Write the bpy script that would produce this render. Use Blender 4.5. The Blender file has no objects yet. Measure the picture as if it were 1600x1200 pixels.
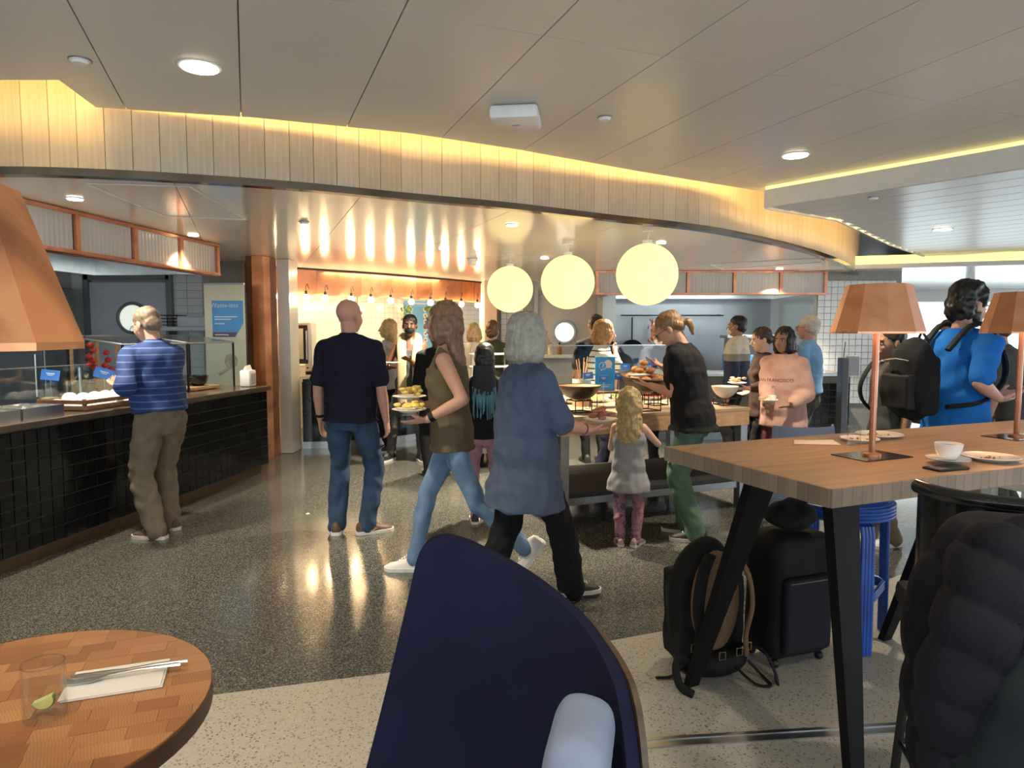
import bpy, bmesh, math, random
import numpy as np
from mathutils import Vector, Matrix

random.seed(7)
SC = bpy.context.scene
COL = SC.collection
R = math.radians
PI = math.pi

# ------------------------------------------------------------------ camera, sky, light, exposure
CAM_H, FPX, PITCH = 1.55, 1075.0, R(4.26)
cam_d = bpy.data.cameras.new('camera'); cam = bpy.data.objects.new('camera', cam_d); COL.objects.link(cam)
cam_d.sensor_width = 36.0; cam_d.lens = 36.0*FPX/1600.0; cam_d.clip_start = 0.05; cam_d.clip_end = 200
cam.location = (0, 0, CAM_H); cam.rotation_euler = (PI/2-PITCH, 0, 0)
SC.camera = cam
SC.view_settings.view_transform = 'Standard'; SC.view_settings.look = 'None'
SC.view_settings.gamma = 1.0; SC.view_settings.use_curve_mapping = False
SC.view_settings.exposure = 0.6
world = bpy.data.worlds.new('sky'); SC.world = world; world.use_nodes = True
bg = world.node_tree.nodes['Background']
bg.inputs[0].default_value = (0.84, 0.92, 1.0, 1); bg.inputs[1].default_value = 2.3

CF = Vector((0, math.cos(PITCH), -math.sin(PITCH))); CU = Vector((0, math.sin(PITCH), math.cos(PITCH)))
def ray(px, py): return Vector((1, 0, 0))*((px-800)/FPX)+CU*((600-py)/FPX)+CF
def at_z(px, py, z):
    d = ray(px, py); t = (z-CAM_H)/d.z
    return Vector((0, 0, CAM_H))+d*t
def at_y(px, py, y):
    d = ray(px, py); return Vector((0, 0, CAM_H))+d*(y/d.y)

# ------------------------------------------------------------------ materials
MATS = {}
def _new(name):
    m = bpy.data.materials.new(name); m.use_nodes = True
    return m, m.node_tree.nodes, m.node_tree.links, m.node_tree.nodes['Principled BSDF']
def plain(name, col, rough=.6, metal=0.0, var=.08, scale=14, bump=0.0, spec=.5, coat=0.0, bscale=None):
    if name in MATS: return MATS[name]
    m, N, L, b = _new(name)
    tc = N.new('ShaderNodeTexCoord'); nz = N.new('ShaderNodeTexNoise'); nz.inputs['Scale'].default_value = scale
    nz.inputs['Detail'].default_value = 4
    L.new(tc.outputs['Object'], nz.inputs['Vector'])
    r = N.new('ShaderNodeValToRGB')
    r.color_ramp.elements[0].position = .3; r.color_ramp.elements[1].position = .7
    r.color_ramp.elements[0].color = tuple(c*(1-var) for c in col)+(1,)
    r.color_ramp.elements[1].color = tuple(min(1, c*(1+var)) for c in col)+(1,)
    L.new(nz.outputs['Fac'], r.inputs['Fac']); L.new(r.outputs['Color'], b.inputs['Base Color'])
    b.inputs['Roughness'].default_value = rough; b.inputs['Metallic'].default_value = metal
    b.inputs['Specular IOR Level'].default_value = spec; b.inputs['Coat Weight'].default_value = coat
    if bump:
        n2 = N.new('ShaderNodeTexNoise'); n2.inputs['Scale'].default_value = bscale or scale*6
        L.new(tc.outputs['Object'], n2.inputs['Vector'])
        bp = N.new('ShaderNodeBump'); bp.inputs['Strength'].default_value = bump; bp.inputs['Distance'].default_value = .01
        L.new(n2.outputs['Fac'], bp.inputs['Height']); L.new(bp.outputs['Normal'], b.inputs['Normal'])
    MATS[name] = m; return m
def wood(name, c1, c2, scale=(3, 40, 40), rough=.5, coord='Object', bump=.1):
    if name in MATS: return MATS[name]
    m, N, L, b = _new(name)
    tc = N.new('ShaderNodeTexCoord'); mp = N.new('ShaderNodeMapping'); mp.inputs['Scale'].default_value = scale
    L.new(tc.outputs[coord], mp.inputs['Vector'])
    nz = N.new('ShaderNodeTexNoise'); nz.inputs['Scale'].default_value = 1.0; nz.inputs['Detail'].default_value = 6
    nz.inputs['Distortion'].default_value = .6
    L.new(mp.outputs[0], nz.inputs['Vector'])
    oi = N.new('ShaderNodeObjectInfo'); ad = N.new('ShaderNodeMath'); ad.operation = 'MULTIPLY_ADD'
    ad.inputs[1].default_value = .25; L.new(oi.outputs['Random'], ad.inputs[0])
    sb = N.new('ShaderNodeMath'); sb.operation = 'SUBTRACT'; sb.inputs[1].default_value = .12
    L.new(nz.outputs['Fac'], sb.inputs[0]); L.new(sb.outputs[0], ad.inputs[2])
    r = N.new('ShaderNodeValToRGB'); r.color_ramp.elements[0].position = .3; r.color_ramp.elements[1].position = .7
    r.color_ramp.elements[0].color = c1+(1,); r.color_ramp.elements[1].color = c2+(1,)
    L.new(ad.outputs[0], r.inputs['Fac']); L.new(r.outputs['Color'], b.inputs['Base Color'])
    b.inputs['Roughness'].default_value = rough
    bp = N.new('ShaderNodeBump'); bp.inputs['Strength'].default_value = bump; bp.inputs['Distance'].default_value = .003
    L.new(nz.outputs['Fac'], bp.inputs['Height']); L.new(bp.outputs['Normal'], b.inputs['Normal'])
    MATS[name] = m; return m
def terrazzo(name, base, chips, scale, rough, thr=.5):
    m, N, L, b = _new(name)
    tc = N.new('ShaderNodeTexCoord')
    v = N.new('ShaderNodeTexVoronoi'); v.inputs['Scale'].default_value = scale
    L.new(tc.outputs['Object'], v.inputs['Vector'])
    sp = N.new('ShaderNodeSeparateColor'); L.new(v.outputs['Color'], sp.inputs[0])
    r = N.new('ShaderNodeValToRGB'); r.color_ramp.interpolation = 'CONSTANT'
    e = r.color_ramp.elements; e[0].position = 0; e[0].color = base+(1,); e[1].position = thr; e[1].color = chips[0]+(1,)
    for i, c in enumerate(chips[1:]):
        k = e.new(thr+(1-thr)*(i+1)/len(chips)); k.color = c+(1,)
    L.new(sp.outputs[0], r.inputs['Fac']); L.new(r.outputs['Color'], b.inputs['Base Color'])
    b.inputs['Roughness'].default_value = rough; b.inputs['Specular IOR Level'].default_value = .6
    MATS[name] = m; return m
def copper(name, c1, c2, rough=.3, scale=3.0, pos=(.35, .65)):
    if name in MATS: return MATS[name]
    m, N, L, b = _new(name)
    tc = N.new('ShaderNodeTexCoord'); nz = N.new('ShaderNodeTexNoise'); nz.inputs['Scale'].default_value = scale
    nz.inputs['Detail'].default_value = 5; nz.inputs['Distortion'].default_value = .8
    oi = N.new('ShaderNodeObjectInfo'); va = N.new('ShaderNodeVectorMath'); va.operation = 'ADD'
    L.new(tc.outputs['Object'], va.inputs[0]); L.new(oi.outputs['Random'], va.inputs[1])
    L.new(va.outputs[0], nz.inputs['Vector'])
    r = N.new('ShaderNodeValToRGB'); r.color_ramp.elements[0].position = pos[0]; r.color_ramp.elements[1].position = pos[1]
    r.color_ramp.elements[0].color = c1+(1,); r.color_ramp.elements[1].color = c2+(1,)
    L.new(nz.outputs['Fac'], r.inputs['Fac'])
    hs = N.new('ShaderNodeHueSaturation'); ma = N.new('ShaderNodeMath'); ma.operation = 'MULTIPLY_ADD'
    ma.inputs[1].default_value = .7; ma.inputs[2].default_value = .65
    L.new(oi.outputs['Random'], ma.inputs[0]); L.new(ma.outputs[0], hs.inputs['Value'])
    L.new(r.outputs['Color'], hs.inputs['Color']); L.new(hs.outputs['Color'], b.inputs['Base Color'])
    b.inputs['Metallic'].default_value = .75; b.inputs['Roughness'].default_value = rough
    MATS[name] = m; return m
def emit(name, col, s):
    if name in MATS: return MATS[name]
    m, N, L, b = _new(name)
    b.inputs['Base Color'].default_value = col+(1,); b.inputs['Emission Color'].default_value = col+(1,)
    b.inputs['Emission Strength'].default_value = s
    MATS[name] = m; return m
def glass(name, tint=(.95, .98, .97), gloss=.10, rough=.03):
    if name in MATS: return MATS[name]
    m, N, L, b = _new(name); N.remove(b)
    t = N.new('ShaderNodeBsdfTransparent'); t.inputs[0].default_value = tint+(1,)
    g = N.new('ShaderNodeBsdfGlossy'); g.inputs['Roughness'].default_value = rough
    f = N.new('ShaderNodeLayerWeight'); f.inputs['Blend'].default_value = .5
    pw = N.new('ShaderNodeMath'); pw.operation = 'POWER'; pw.inputs[1].default_value = 4.0; L.new(f.outputs['Facing'], pw.inputs[0])
    a = N.new('ShaderNodeMath'); a.operation = 'MULTIPLY_ADD'; a.inputs[1].default_value = .6; a.inputs[2].default_value = .03+gloss*.1; L.new(pw.outputs[0], a.inputs[0])
    mx = N.new('ShaderNodeMixShader'); L.new(a.outputs[0], mx.inputs[0]); L.new(t.outputs[0], mx.inputs[1]); L.new(g.outputs[0], mx.inputs[2])
    L.new(mx.outputs[0], N['Material Output'].inputs['Surface'])
    MATS[name] = m; return m
def stripes(name, c1, c2, scale, width=.2, axis=2, rough=.8, soft=.04):
    """woven stripes along one object axis"""
    if name in MATS: return MATS[name]
    m, N, L, b = _new(name)
    tc = N.new('ShaderNodeTexCoord'); s = N.new('ShaderNodeSeparateXYZ'); L.new(tc.outputs['Object'], s.inputs[0])
    mu = N.new('ShaderNodeMath'); mu.operation = 'MULTIPLY'; mu.inputs[1].default_value = scale; L.new(s.outputs[axis], mu.inputs[0])
    fr = N.new('ShaderNodeMath'); fr.operation = 'FRACT'; L.new(mu.outputs[0], fr.inputs[0])
    r = N.new('ShaderNodeValToRGB'); e = r.color_ramp.elements
    e[0].position = 0; e[0].color = c2+(1,); e[1].position = width; e[1].color = c2+(1,)
    k = e.new(width+soft); k.color = c1+(1,); k = e.new(1-soft); k.color = c1+(1,); k = e.new(1.0); k.color = c2+(1,)
    L.new(fr.outputs[0], r.inputs['Fac']); L.new(r.outputs['Color'], b.inputs['Base Color'])
    b.inputs['Roughness'].default_value = rough
    MATS[name] = m; return m
def zones(name, stops, axis=2, rough=.8):
    """bands of cloth colour along an object axis: stops = [(position, colour), ...] constant bands, positions 0..2 m"""
    m, N, L, b = _new(name)
    tc = N.new('ShaderNodeTexCoord'); s = N.new('ShaderNodeSeparateXYZ'); L.new(tc.outputs['Object'], s.inputs[0])
    mu = N.new('ShaderNodeMath'); mu.operation = 'MULTIPLY'; mu.inputs[1].default_value = .5; L.new(s.outputs[axis], mu.inputs[0])
    r = N.new('ShaderNodeValToRGB'); r.color_ramp.interpolation = 'CONSTANT'; e = r.color_ramp.elements
    e[0].position = stops[0][0]/2; e[0].color = stops[0][1]+(1,); e[1].position = stops[1][0]/2; e[1].color = stops[1][1]+(1,)
    for p, c in stops[2:]: k = e.new(p/2); k.color = c+(1,)
    L.new(mu.outputs[0], r.inputs['Fac']); L.new(r.outputs['Color'], b.inputs['Base Color']); b.inputs['Roughness'].default_value = rough
    MATS[name] = m; return m
def blotch(name, cols, scale, rough=.8, pos=(.42, .5, .58)):
    m, N, L, b = _new(name)
    tc = N.new('ShaderNodeTexCoord'); nz = N.new('ShaderNodeTexNoise'); nz.inputs['Scale'].default_value = scale; nz.inputs['Distortion'].default_value = 1.5
    L.new(tc.outputs['Object'], nz.inputs['Vector'])
    r = N.new('ShaderNodeValToRGB'); e = r.color_ramp.elements
    e[0].position = pos[0]; e[0].color = cols[0]+(1,); e[1].position = pos[1]; e[1].color = cols[1]+(1,)
    for p, c in zip(pos[2:], cols[2:]): k = e.new(p); k.color = c+(1,)
    L.new(nz.outputs['Fac'], r.inputs['Fac']); L.new(r.outputs['Color'], b.inputs['Base Color']); b.inputs['Roughness'].default_value = rough
    MATS[name] = m; return m
def endgrain(name):
    """butcher-block: blocks of different tone with curved growth rings"""
    m, N, L, b = _new(name)
    tc = N.new('ShaderNodeTexCoord')
    br = N.new('ShaderNodeTexBrick'); br.inputs['Scale'].default_value = 1.0; br.inputs['Mortar Size'].default_value = .0006
    br.inputs['Brick Width'].default_value = .085; br.inputs['Row Height'].default_value = .05
    br.inputs['Color1'].default_value = (.30, .115, .036, 1); br.inputs['Color2'].default_value = (.47, .215, .085, 1); br.inputs['Mortar'].default_value = (.2, .08, .03, 1)
    mp = N.new('ShaderNodeMapping'); mp.inputs['Rotation'].default_value = (0, 0, R(22))
    L.new(tc.outputs['Object'], mp.inputs['Vector']); L.new(mp.outputs[0], br.inputs['Vector'])
    wv = N.new('ShaderNodeTexWave'); wv.wave_type = 'RINGS'; wv.inputs['Scale'].default_value = 38; wv.inputs['Distortion'].default_value = 9; wv.inputs['Detail Scale'].default_value = .4
    L.new(mp.outputs[0], wv.inputs['Vector'])
    mx = N.new('ShaderNodeMixRGB'); mx.blend_type = 'MULTIPLY'; mx.inputs[0].default_value = .28
    L.new(br.outputs['Color'], mx.inputs[1]); L.new(wv.outputs['Color'], mx.inputs[2])
    L.new(mx.outputs[0], b.inputs['Base Color']); b.inputs['Roughness'].default_value = .38
    MATS[name] = m; return m

# ------------------------------------------------------------------ mesh building
class MB:
    def __init__(s): s.v = []; s.f = []
    def add(s, vs, fs, M=None):
        o = len(s.v)
        s.v += [tuple(M @ Vector(p)) if M is not None else tuple(p) for p in vs]
        s.f += [tuple(i+o for i in f) for f in fs]; return s
    def box(s, c, d, M=None, bev=0.0):
        x, y, z = (k/2 for k in d); cx, cy, cz = c
        if bev <= 0:
            vs = [(cx+a*x, cy+b*y, cz+e*z) for a in (-1, 1) for b in (-1, 1) for e in (-1, 1)]
            return s.add(vs, [(0, 1, 3, 2), (4, 6, 7, 5), (0, 4, 5, 1), (2, 3, 7, 6), (0, 2, 6, 4), (1, 5, 7, 3)], M)
        bm = bmesh.new(); bmesh.ops.create_cube(bm, size=1)
        for v in bm.verts: v.co = Vector((v.co.x*d[0], v.co.y*d[1], v.co.z*d[2]))
        bmesh.ops.bevel(bm, geom=list(bm.edges), offset=bev, segments=2, affect='EDGES', profile=.5)
        bm.verts.index_update()
        vs = [(v.co.x+cx, v.co.y+cy, v.co.z+cz) for v in bm.verts]; fs = [tuple(v.index for v in f.verts) for f in bm.faces]; bm.free()
        return s.add(vs, fs, M)
    def rings(s, rings, cap=True, closed=False, M=None):
        """rings: list of equal-length point loops"""
        n = len(rings[0]); vs = [p for r in rings for p in r]; fs = []
        m = len(rings)
        for i in range(m-1 if not closed else m):
            j = (i+1) % m
            for k in range(n):
                l = (k+1) % n; fs.append((i*n+k, i*n+l, j*n+l, j*n+k))
        if cap and not closed:
            fs.append(tuple(range(n-1, -1, -1))); fs.append(tuple((m-1)*n+k for k in range(n)))
        return s.add(vs, fs, M)
    def tube(s, pts, rad, n=8, cap=True, closed=False, M=None, flat=1.0, up=None):
        pts = [Vector(p) for p in pts]; m = len(pts); rs = []
        if not hasattr(rad, '__len__'): rad = [rad]*m
        ref = Vector(up) if up else None
        for i, p in enumerate(pts):
            a = pts[(i-1) % m] if (closed or i > 0) else p; b = pts[(i+1) % m] if (closed or i < m-1) else p
            t = (b-a).normalized()
            if ref is None: ref = Vector((0, 0, 1)) if abs(t.z) < .9 else Vector((1, 0, 0))
            u = ref-t*ref.dot(t)
            if u.length < 1e-4: u = t.orthogonal()
            u.normalize(); w = t.cross(u)
            if up is None: ref = u
            rs.append([p+(u*math.cos(2*PI*k/n)*flat+w*math.sin(2*PI*k/n))*rad[i] for k in range(n)])
        return s.rings(rs, cap, closed, M)
    def lathe(s, prof, n=24, M=None, c=(0, 0, 0), cap=True):
        rs = [[(c[0]+r*math.cos(2*PI*k/n), c[1]+r*math.sin(2*PI*k/n), c[2]+z) for k in range(n)] for r, z in prof]
        return s.rings(rs, cap, False, M)
    def ball(s, c, r, n=10, m=7, M=None, Rm=None):
        if not hasattr(r, '__len__'): r = (r, r, r)
        rs = []
        for i in range(m+1):
            t = PI*(.03+.94*i/m)
            q = [Vector((r[0]*math.sin(t)*math.cos(2*PI*k/n), r[1]*math.sin(t)*math.sin(2*PI*k/n), -r[2]*math.cos(t))) for k in range(n)]
            if Rm is not None: q = [Rm @ x for x in q]
            rs.append([Vector(c)+x for x in q])
        return s.rings(rs, True, False, M)
    def prism(s, poly, z0, z1, M=None):
        n = len(poly); vs = [(p[0], p[1], z0) for p in poly]+[(p[0], p[1], z1) for p in poly]
        fs = [tuple(range(n-1, -1, -1)), tuple(range(n, 2*n))]+[(k, (k+1) % n, n+(k+1) % n, n+k) for k in range(n)]
        return s.add(vs, fs, M)
    def mesh(s, name, smooth=False):
        me = bpy.data.meshes.new(name); me.from_pydata(s.v, [], s.f); me.update()
        bm = bmesh.new(); bm.from_mesh(me); bmesh.ops.recalc_face_normals(bm, faces=bm.faces)
        if smooth:
            for f in bm.faces: f.smooth = True
            for e in bm.edges:
                if len(e.link_faces) == 2 and e.calc_face_angle(0) > R(38): e.smooth = False
        bm.to_mesh(me); bm.free(); return me
    def build(s, name, mat, parent=None, smooth=False):
        return obj(name, s.mesh(name, smooth), mat, parent)
def obj(name, me, mat, parent=None):
    o = bpy.data.objects.new(name, me); COL.objects.link(o)
    if mat is not None and not me.materials: me.materials.append(mat)
    if parent is not None: o.parent = parent
    return o
def tag(o, label=None, cat=None, group=None, kind=None):
    if label: o['label'] = label
    if cat: o['category'] = cat
    if group: o['group'] = group
    if kind: o['kind'] = kind
    return o
def thing(name, label, cat, loc=(0, 0, 0), rz=0, group=None):
    o = bpy.data.objects.new(name, None); COL.objects.link(o); o.empty_display_size = .1
    o.location = loc; o.rotation_euler = (0, 0, rz); return tag(o, label, cat, group)
def struct(o): o['kind'] = 'structure'; return o
def TM(loc, rz=0, rx=0, ry=0): return Matrix.Translation(loc) @ Matrix.Rotation(rz, 4, 'Z') @ Matrix.Rotation(ry, 4, 'Y') @ Matrix.Rotation(rx, 4, 'X')
def copyof(o, parent=None, loc=None):
    c = o.copy(); COL.objects.link(c)
    if parent is not None: c.parent = parent
    if loc is not None: c.location = loc
    return c
def text(s, size, mat, parent, M, name='lettering', ext=.0008, align='CENTER'):
    cu = bpy.data.curves.new(name, 'FONT'); cu.body = s; cu.size = size; cu.align_x = align; cu.align_y = 'CENTER'; cu.extrude = ext
    t = bpy.data.objects.new(name, cu); COL.objects.link(t); bpy.context.view_layer.update()
    me = bpy.data.meshes.new_from_object(t.evaluated_get(bpy.context.evaluated_depsgraph_get()))
    bpy.data.objects.remove(t); bpy.data.curves.remove(cu)
    me.name = name; me.transform(M); me.materials.clear()
    return obj(name, me, mat, parent)
def catmull(pts, n):
    pts = [Vector(p) for p in pts]; P = [pts[0]*2-pts[1]]+pts+[pts[-1]*2-pts[-2]]; out = []
    for i in range(1, len(P)-2):
        for k in range(n):
            t = k/n; a, b, c, d = P[i-1:i+3]
            out.append(.5*((2*b)+(c-a)*t+(2*a-5*b+4*c-d)*t*t+(3*b-a-3*c+d)*t**3))
    out.append(pts[-1]); return out
def resample(pts, step):
    L = [0]
    for a, b in zip(pts, pts[1:]): L.append(L[-1]+(b-a).length)
    n = int(L[-1]/step); out = []; j = 0
    for i in range(n+1):
        s = i*step
        while j < len(L)-2 and L[j+1] < s: j += 1
        t = (s-L[j])/max(1e-9, L[j+1]-L[j]); out.append(pts[j].lerp(pts[j+1], t))
    return out

# ------------------------------------------------------------------ shared materials
white_gloss = plain('white_gloss', (.72, .71, .68), .22, var=.02)
ceil_grey = plain('ceiling_grey', (.68, .66, .62), .33, var=.03, scale=2, spec=.5)
ceil_white = plain('ceiling_white', (.80, .77, .72), .15, var=.02, scale=2, spec=.6)
slat_grey = plain('slat_grey', (.52, .54, .56), .28, var=.03, scale=2, spec=.6)
white_paint = plain('white_paint', (.74, .73, .70), .5, var=.03)
white_plastic = plain('white_plastic', (.80, .80, .80), .35, var=.02)
porcelain = plain('porcelain', (.85, .84, .81), .15, var=.02, coat=.3)
black_metal = plain('black_metal', (.010, .010, .011), .4, var=.1, spec=.3)
black_gloss = plain('black_gloss', (.012, .012, .014), .12, var=.2)
black_matte = plain('black_matte', (.02, .02, .022), .7, var=.1)
steel = plain('steel', (.50, .51, .52), .28, 1.0, var=.06)
dark_steel = plain('dark_steel', (.24, .25, .26), .35, .9, var=.1)
bronze = plain('dark_bronze', (.16, .12, .09), .12, 1.0, var=.2, scale=4)
cop_panel = copper('copper_panel', (.30, .115, .055), (.46, .21, .11), .3, 2.5)
cop_frame = copper('copper_frame', (.40, .16, .09), (.56, .25, .15), .3, 6)
cop_shade = copper('copper_shade', (.58, .25, .13), (.72, .36, .21), .34, 5)
cop_aged = copper('copper_aged', (.30, .12, .07), (.70, .33, .16), .33, 4.5, (.33, .5))
oak_pale = wood('pale_oak_plank', (.44, .355, .26), (.56, .465, .355), (60, 60, 3), .55)
oak_top = wood('oak_table_top', (.25, .17, .10), (.36, .255, .16), (2.5, 26, 26), .42)
oak_edge = wood('oak_table_edge', (.20, .14, .095), (.34, .25, .18), (22, 3, 3), .5)
wal = wood('walnut_board', (.14, .07, .035), (.27, .14, .07), (4, 40, 40), .4)
wood_mid = wood('bowl_wood', (.36, .20, .10), (.52, .32, .17), (10, 30, 30), .5)
crate_wood = wood('crate_wood', (.13, .065, .035), (.23, .12, .065), (30, 6, 30), .5)
blue_card = plain('blue_card', (.03, .17, .62), .45, var=.03)
sky_card = plain('sky_blue_card', (.04, .33, .75), .45, var=.04)
clear_glass = glass('clear_glass'); 
ribbed_glass = plain('ribbed_glass', (.52, .50, .46), .25, var=.05, scale=3)
warm_led = emit('warm_led_strip', (1.0, .64, .20), 38)
bulb_glow = emit('bulb_glow', (1.0, .74, .40), 80)
globe_glow = emit('globe_glow', (1.0, .82, .37), .68)
lamp_disc = emit('downlight_disc', (1.0, .88, .66), 9)
TH = R(21)
AV = Vector((-math.sin(TH), math.cos(TH), 0)); BV = Vector((math.cos(TH), math.sin(TH), 0))
# ================================================================== THE SETTING
terr_dark = terrazzo('dark_terrazzo', (.048, .051, .048), [(.135, .132, .112), (.068, .072, .066), (.19, .18, .155), (.036, .039, .038), (.105, .11, .10)], 190, .13, .30)
terr_light = terrazzo('light_terrazzo', (.37, .35, .305), [(.31, .285, .24), (.42, .40, .36), (.15, .135, .115)], 150, .3, .76)
FB = [Vector(p+(0,)) for p in [(-8, 1.75), (-3, 2.42), (-1.27, 2.85), (.45, 3.35), (1.97, 4.02), (2.72, 4.47), (4.5, 5.75), (7, 7.9), (16, 15.5)]]
FBc = [(p.x, p.y) for p in catmull(FB, 6)]
fl = struct(MB().prism(FBc+[(16, 17), (-8, 17)], -.06, 0).build('floor', terr_dark))
fl2 = struct(MB().prism([(-8, -3.5), (16, -3.5)]+FBc[::-1], -.06, 0).build('floor', terr_light))
d = Vector((4, .40, 0)).normalized(); n_ = Vector((-d.y, d.x, 0))
m = MB()
for off, w, h in ((0, .018, .006), (.045, .018, .006), (.0225, .03, .003)):
    c = Vector((2.0, 2.62, 0))+n_*off
    m.box((0, 0, h/2), (3.4, w, h), TM(c, math.atan2(d.y, d.x)))
struct(m.build('trim_1', steel))
m = MB()
m.prism([(.0, 0), (.035, .012), (.028, .045), (.008, .03)], 0, .004)
o = m.build('paper_scrap', white_paint); o.location = at_z(478, 804, .001); o.rotation_euler = (0, .1, .4); tag(o, 'small torn white paper scrap lying on the dark floor', 'paper')

def ab(p): return (p.x*AV.x+p.y*AV.y, p.x*BV.x+p.y*BV.y)
def w_ab(a, b): return (AV.x*a+BV.x*b, AV.y*a+BV.y*b)
class Edge:                                   # a polyline seen as a function a(b)
    def __init__(s, pts): s.p = sorted((ab(q)[1], ab(q)[0]) for q in pts)
    def a(s, b):
        P = s.p
        if b <= P[0][0]: return P[0][1]
        for (b0, a0), (b1, a1) in zip(P, P[1:]):
            if b0 <= b <= b1: return a0+(a1-a0)*(b-b0)/max(1e-9, b1-b0)
        return P[-1][1]
    def between(s, b0, b1): return [b for b, _ in s.p if b0+1e-4 < b < b1-1e-4]
def ceiling_panels(parent, bs, lo, hi, cuts, z, mat, gap=.006, th=.02):
    """panels in strips along the a direction; lo/hi are functions of b; cuts are a values"""
    for b0, b1 in zip(bs, bs[1:]):
        b0 += gap/2; b1 -= gap/2
        mids = sorted(set([b0, b1]+lo.between(b0, b1)+hi.between(b0, b1)))
        cs = [-1e9]+cuts+[1e9]
        for c0, c1 in zip(cs, cs[1:]):
            bot = [(max(lo.a(b), c0+gap/2), b) for b in mids]; top = [(min(hi.a(b), c1-gap/2), b) for b in mids]
            if max(t[0]-q[0] for t, q in zip(top, bot)) < .03: continue
            top = [(max(t[0], q[0]+.001), t[1]) for t, q in zip(top, bot)]
            poly = [w_ab(*q) for q in bot]+[w_ab(*q) for q in top[::-1]]
            MB().prism(poly, z, z+th).build('panel', mat, parent)
Z_OUT, Z_IN, Z_LOW = 2.80, 2.48, 2.62
struct(MB().box((4, 6.5, 3.13), (24, 21, .06)).build('ceiling', white_paint))
edge_px = [(-900, 125), (92, 125), (150, 168), (400, 184), (640, 208), (800, 232), (1000, 268), (1195, 300), (1600, 222), (2400, 70)]
edge_w = [at_z(x, y, Z_OUT) for x, y in edge_px]
E_out = Edge(edge_w); E_back = Edge([Vector((-20, -3.4, 0)), Vector((20, -3.4, 0))])
class Flat:
    def __init__(s, v): s.v = v
    def a(s, b): return s.v
    def between(s, b0, b1): return []
bs = [-6+.6*i for i in range(20)]
poly = [w_ab(-4.5, E_out.p[0][0]), w_ab(-4.5, E_out.p[-1][0])]+[w_ab(a-.012, b) for b, a in E_out.p[::-1]]
cback = struct(MB().prism(poly, Z_OUT+.022, Z_OUT+.04).build('ceiling', dark_steel))
ceiling_panels(cback, [b for b in bs if E_out.p[0][0] < b < E_out.p[-1][0]], Flat(-4.4), E_out, [-.6, 2.76], Z_OUT, ceil_grey)
# warm strip lying on the lip of the outer ceiling, washing the plank fascia
m = MB(); eo = edge_w[1:8]
m.tube([p+Vector((0, -.09, .075)) for p in eo], .012, 6); m.tube([edge_w[0]+Vector((0, -.09, .075)), edge_w[1]+Vector((-.02, -.09, .075))], .012, 6)
o = m.build('cove_glow_strip', warm_led); tag(o, 'warm light strip hidden above the curved plank fascia', 'light strip')

# ring fascia of pale planks
fas_px = [(-500, 285), (-200, 268), (0, 262), (160, 266), (320, 275), (480, 287), (640, 303), (800, 318), (960, 337), (1060, 348), (1150, 362), (1260, 388), (1320, 410), (1340, 428), (1325, 438), (1290, 447)]
fas = catmull([at_z(x, y, 2.47) for x, y in fas_px], 10)
for p in fas: p.z = 0
STEP = .142
fr = resample(fas, STEP)
m = MB()
inn = [];
for i, p in enumerate(fr):
    a = fr[max(0, i-1)]; b = fr[min(len(fr)-1, i+1)]; t = (b-a).normalized(); inn.append((p, Vector((-t.y, t.x, 0))))
m.rings([[p+n*.012+Vector((0, 0, 2.47)), p+n*.05+Vector((0, 0, 2.47)), p+n*.05+Vector((0, 0, 3.1)), p+n*.012+Vector((0, 0, 3.1))] for p, n in inn])
ring = struct(m.build('trim_2', white_paint))
pm = MB().box((0, 0, 2.785), (STEP-.003, .018, .62)).mesh('plank'); pm.materials.append(oak_pale)
for i in range(len(fr)-1):
    c = (fr[i]+fr[i+1])/2; t = fr[i+1]-fr[i]
    o = bpy.data.objects.new('plank', pm); COL.objects.link(o); o.parent = ring; o.location = c; o.rotation_euler = (0, 0, math.atan2(t.y, t.x))
m = MB()
m.rings([[p-n*.014+Vector((0, 0, 2.43)), p+n*.06+Vector((0, 0, 2.43)), p+n*.06+Vector((0, 0, 2.474)), p-n*.014+Vector((0, 0, 2.474))] for p, n in inn])
struct(m.build('trim_3', bronze))
# inner ceiling
E_in = Edge([p+n*.055 for p, n in inn])
poly = [w_ab(a, b) for b, a in E_in.p]+[w_ab(17.5, E_in.p[-1][0]), w_ab(17.5, E_in.p[0][0])]
cin = struct(MB().prism(poly, Z_IN+.022, Z_IN+.04).build('ceiling', dark_steel))
ceiling_panels(cin, [b for b in [-5+1.15*i for i in range(16)] if E_in.p[0][0] < b < E_in.p[-1][0]], E_in, Flat(17.4), [7.9, 10.6, 13.3], Z_IN, ceil_white, .005)
# lower slatted ceiling on the right
Q0 = at_z(1195, 325, Z_LOW); Q1 = at_z(1600, 263, Z_LOW); qd = (Q1-Q0).normalized(); qp = Vector((-qd.y, qd.x, 0))
qa = math.atan2(qd.y, qd.x)
clow = struct(MB().box((3.8, 2.8, .05), (6.6, 5.5, .02), TM(Q0, qa)).build('ceiling', white_paint))
def slat_start(p_):
    tab = [(0, .34), (1.1, .42), (3.4, -.05), (5.5, -.35)]
    for (a0, v0), (a1, v1) in zip(tab, tab[1:]):
        if p_ <= a1: return v0+(v1-v0)*(p_-a0)/(a1-a0)
    return tab[-1][1]
m = MB(); m.tube([Q0+qp*p_+qd*(slat_start(p_)-.22)+Vector((0, 0, .06)) for p_ in (.1, .7, 1.3, 2.0, 2.7, 3.4, 4.0, 4.6)], .011, 6)
o = m.build('cove_glow_strip', warm_led); tag(o, 'warm light strip between the slatted ceiling and the curved plank fascia', 'light strip')
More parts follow.
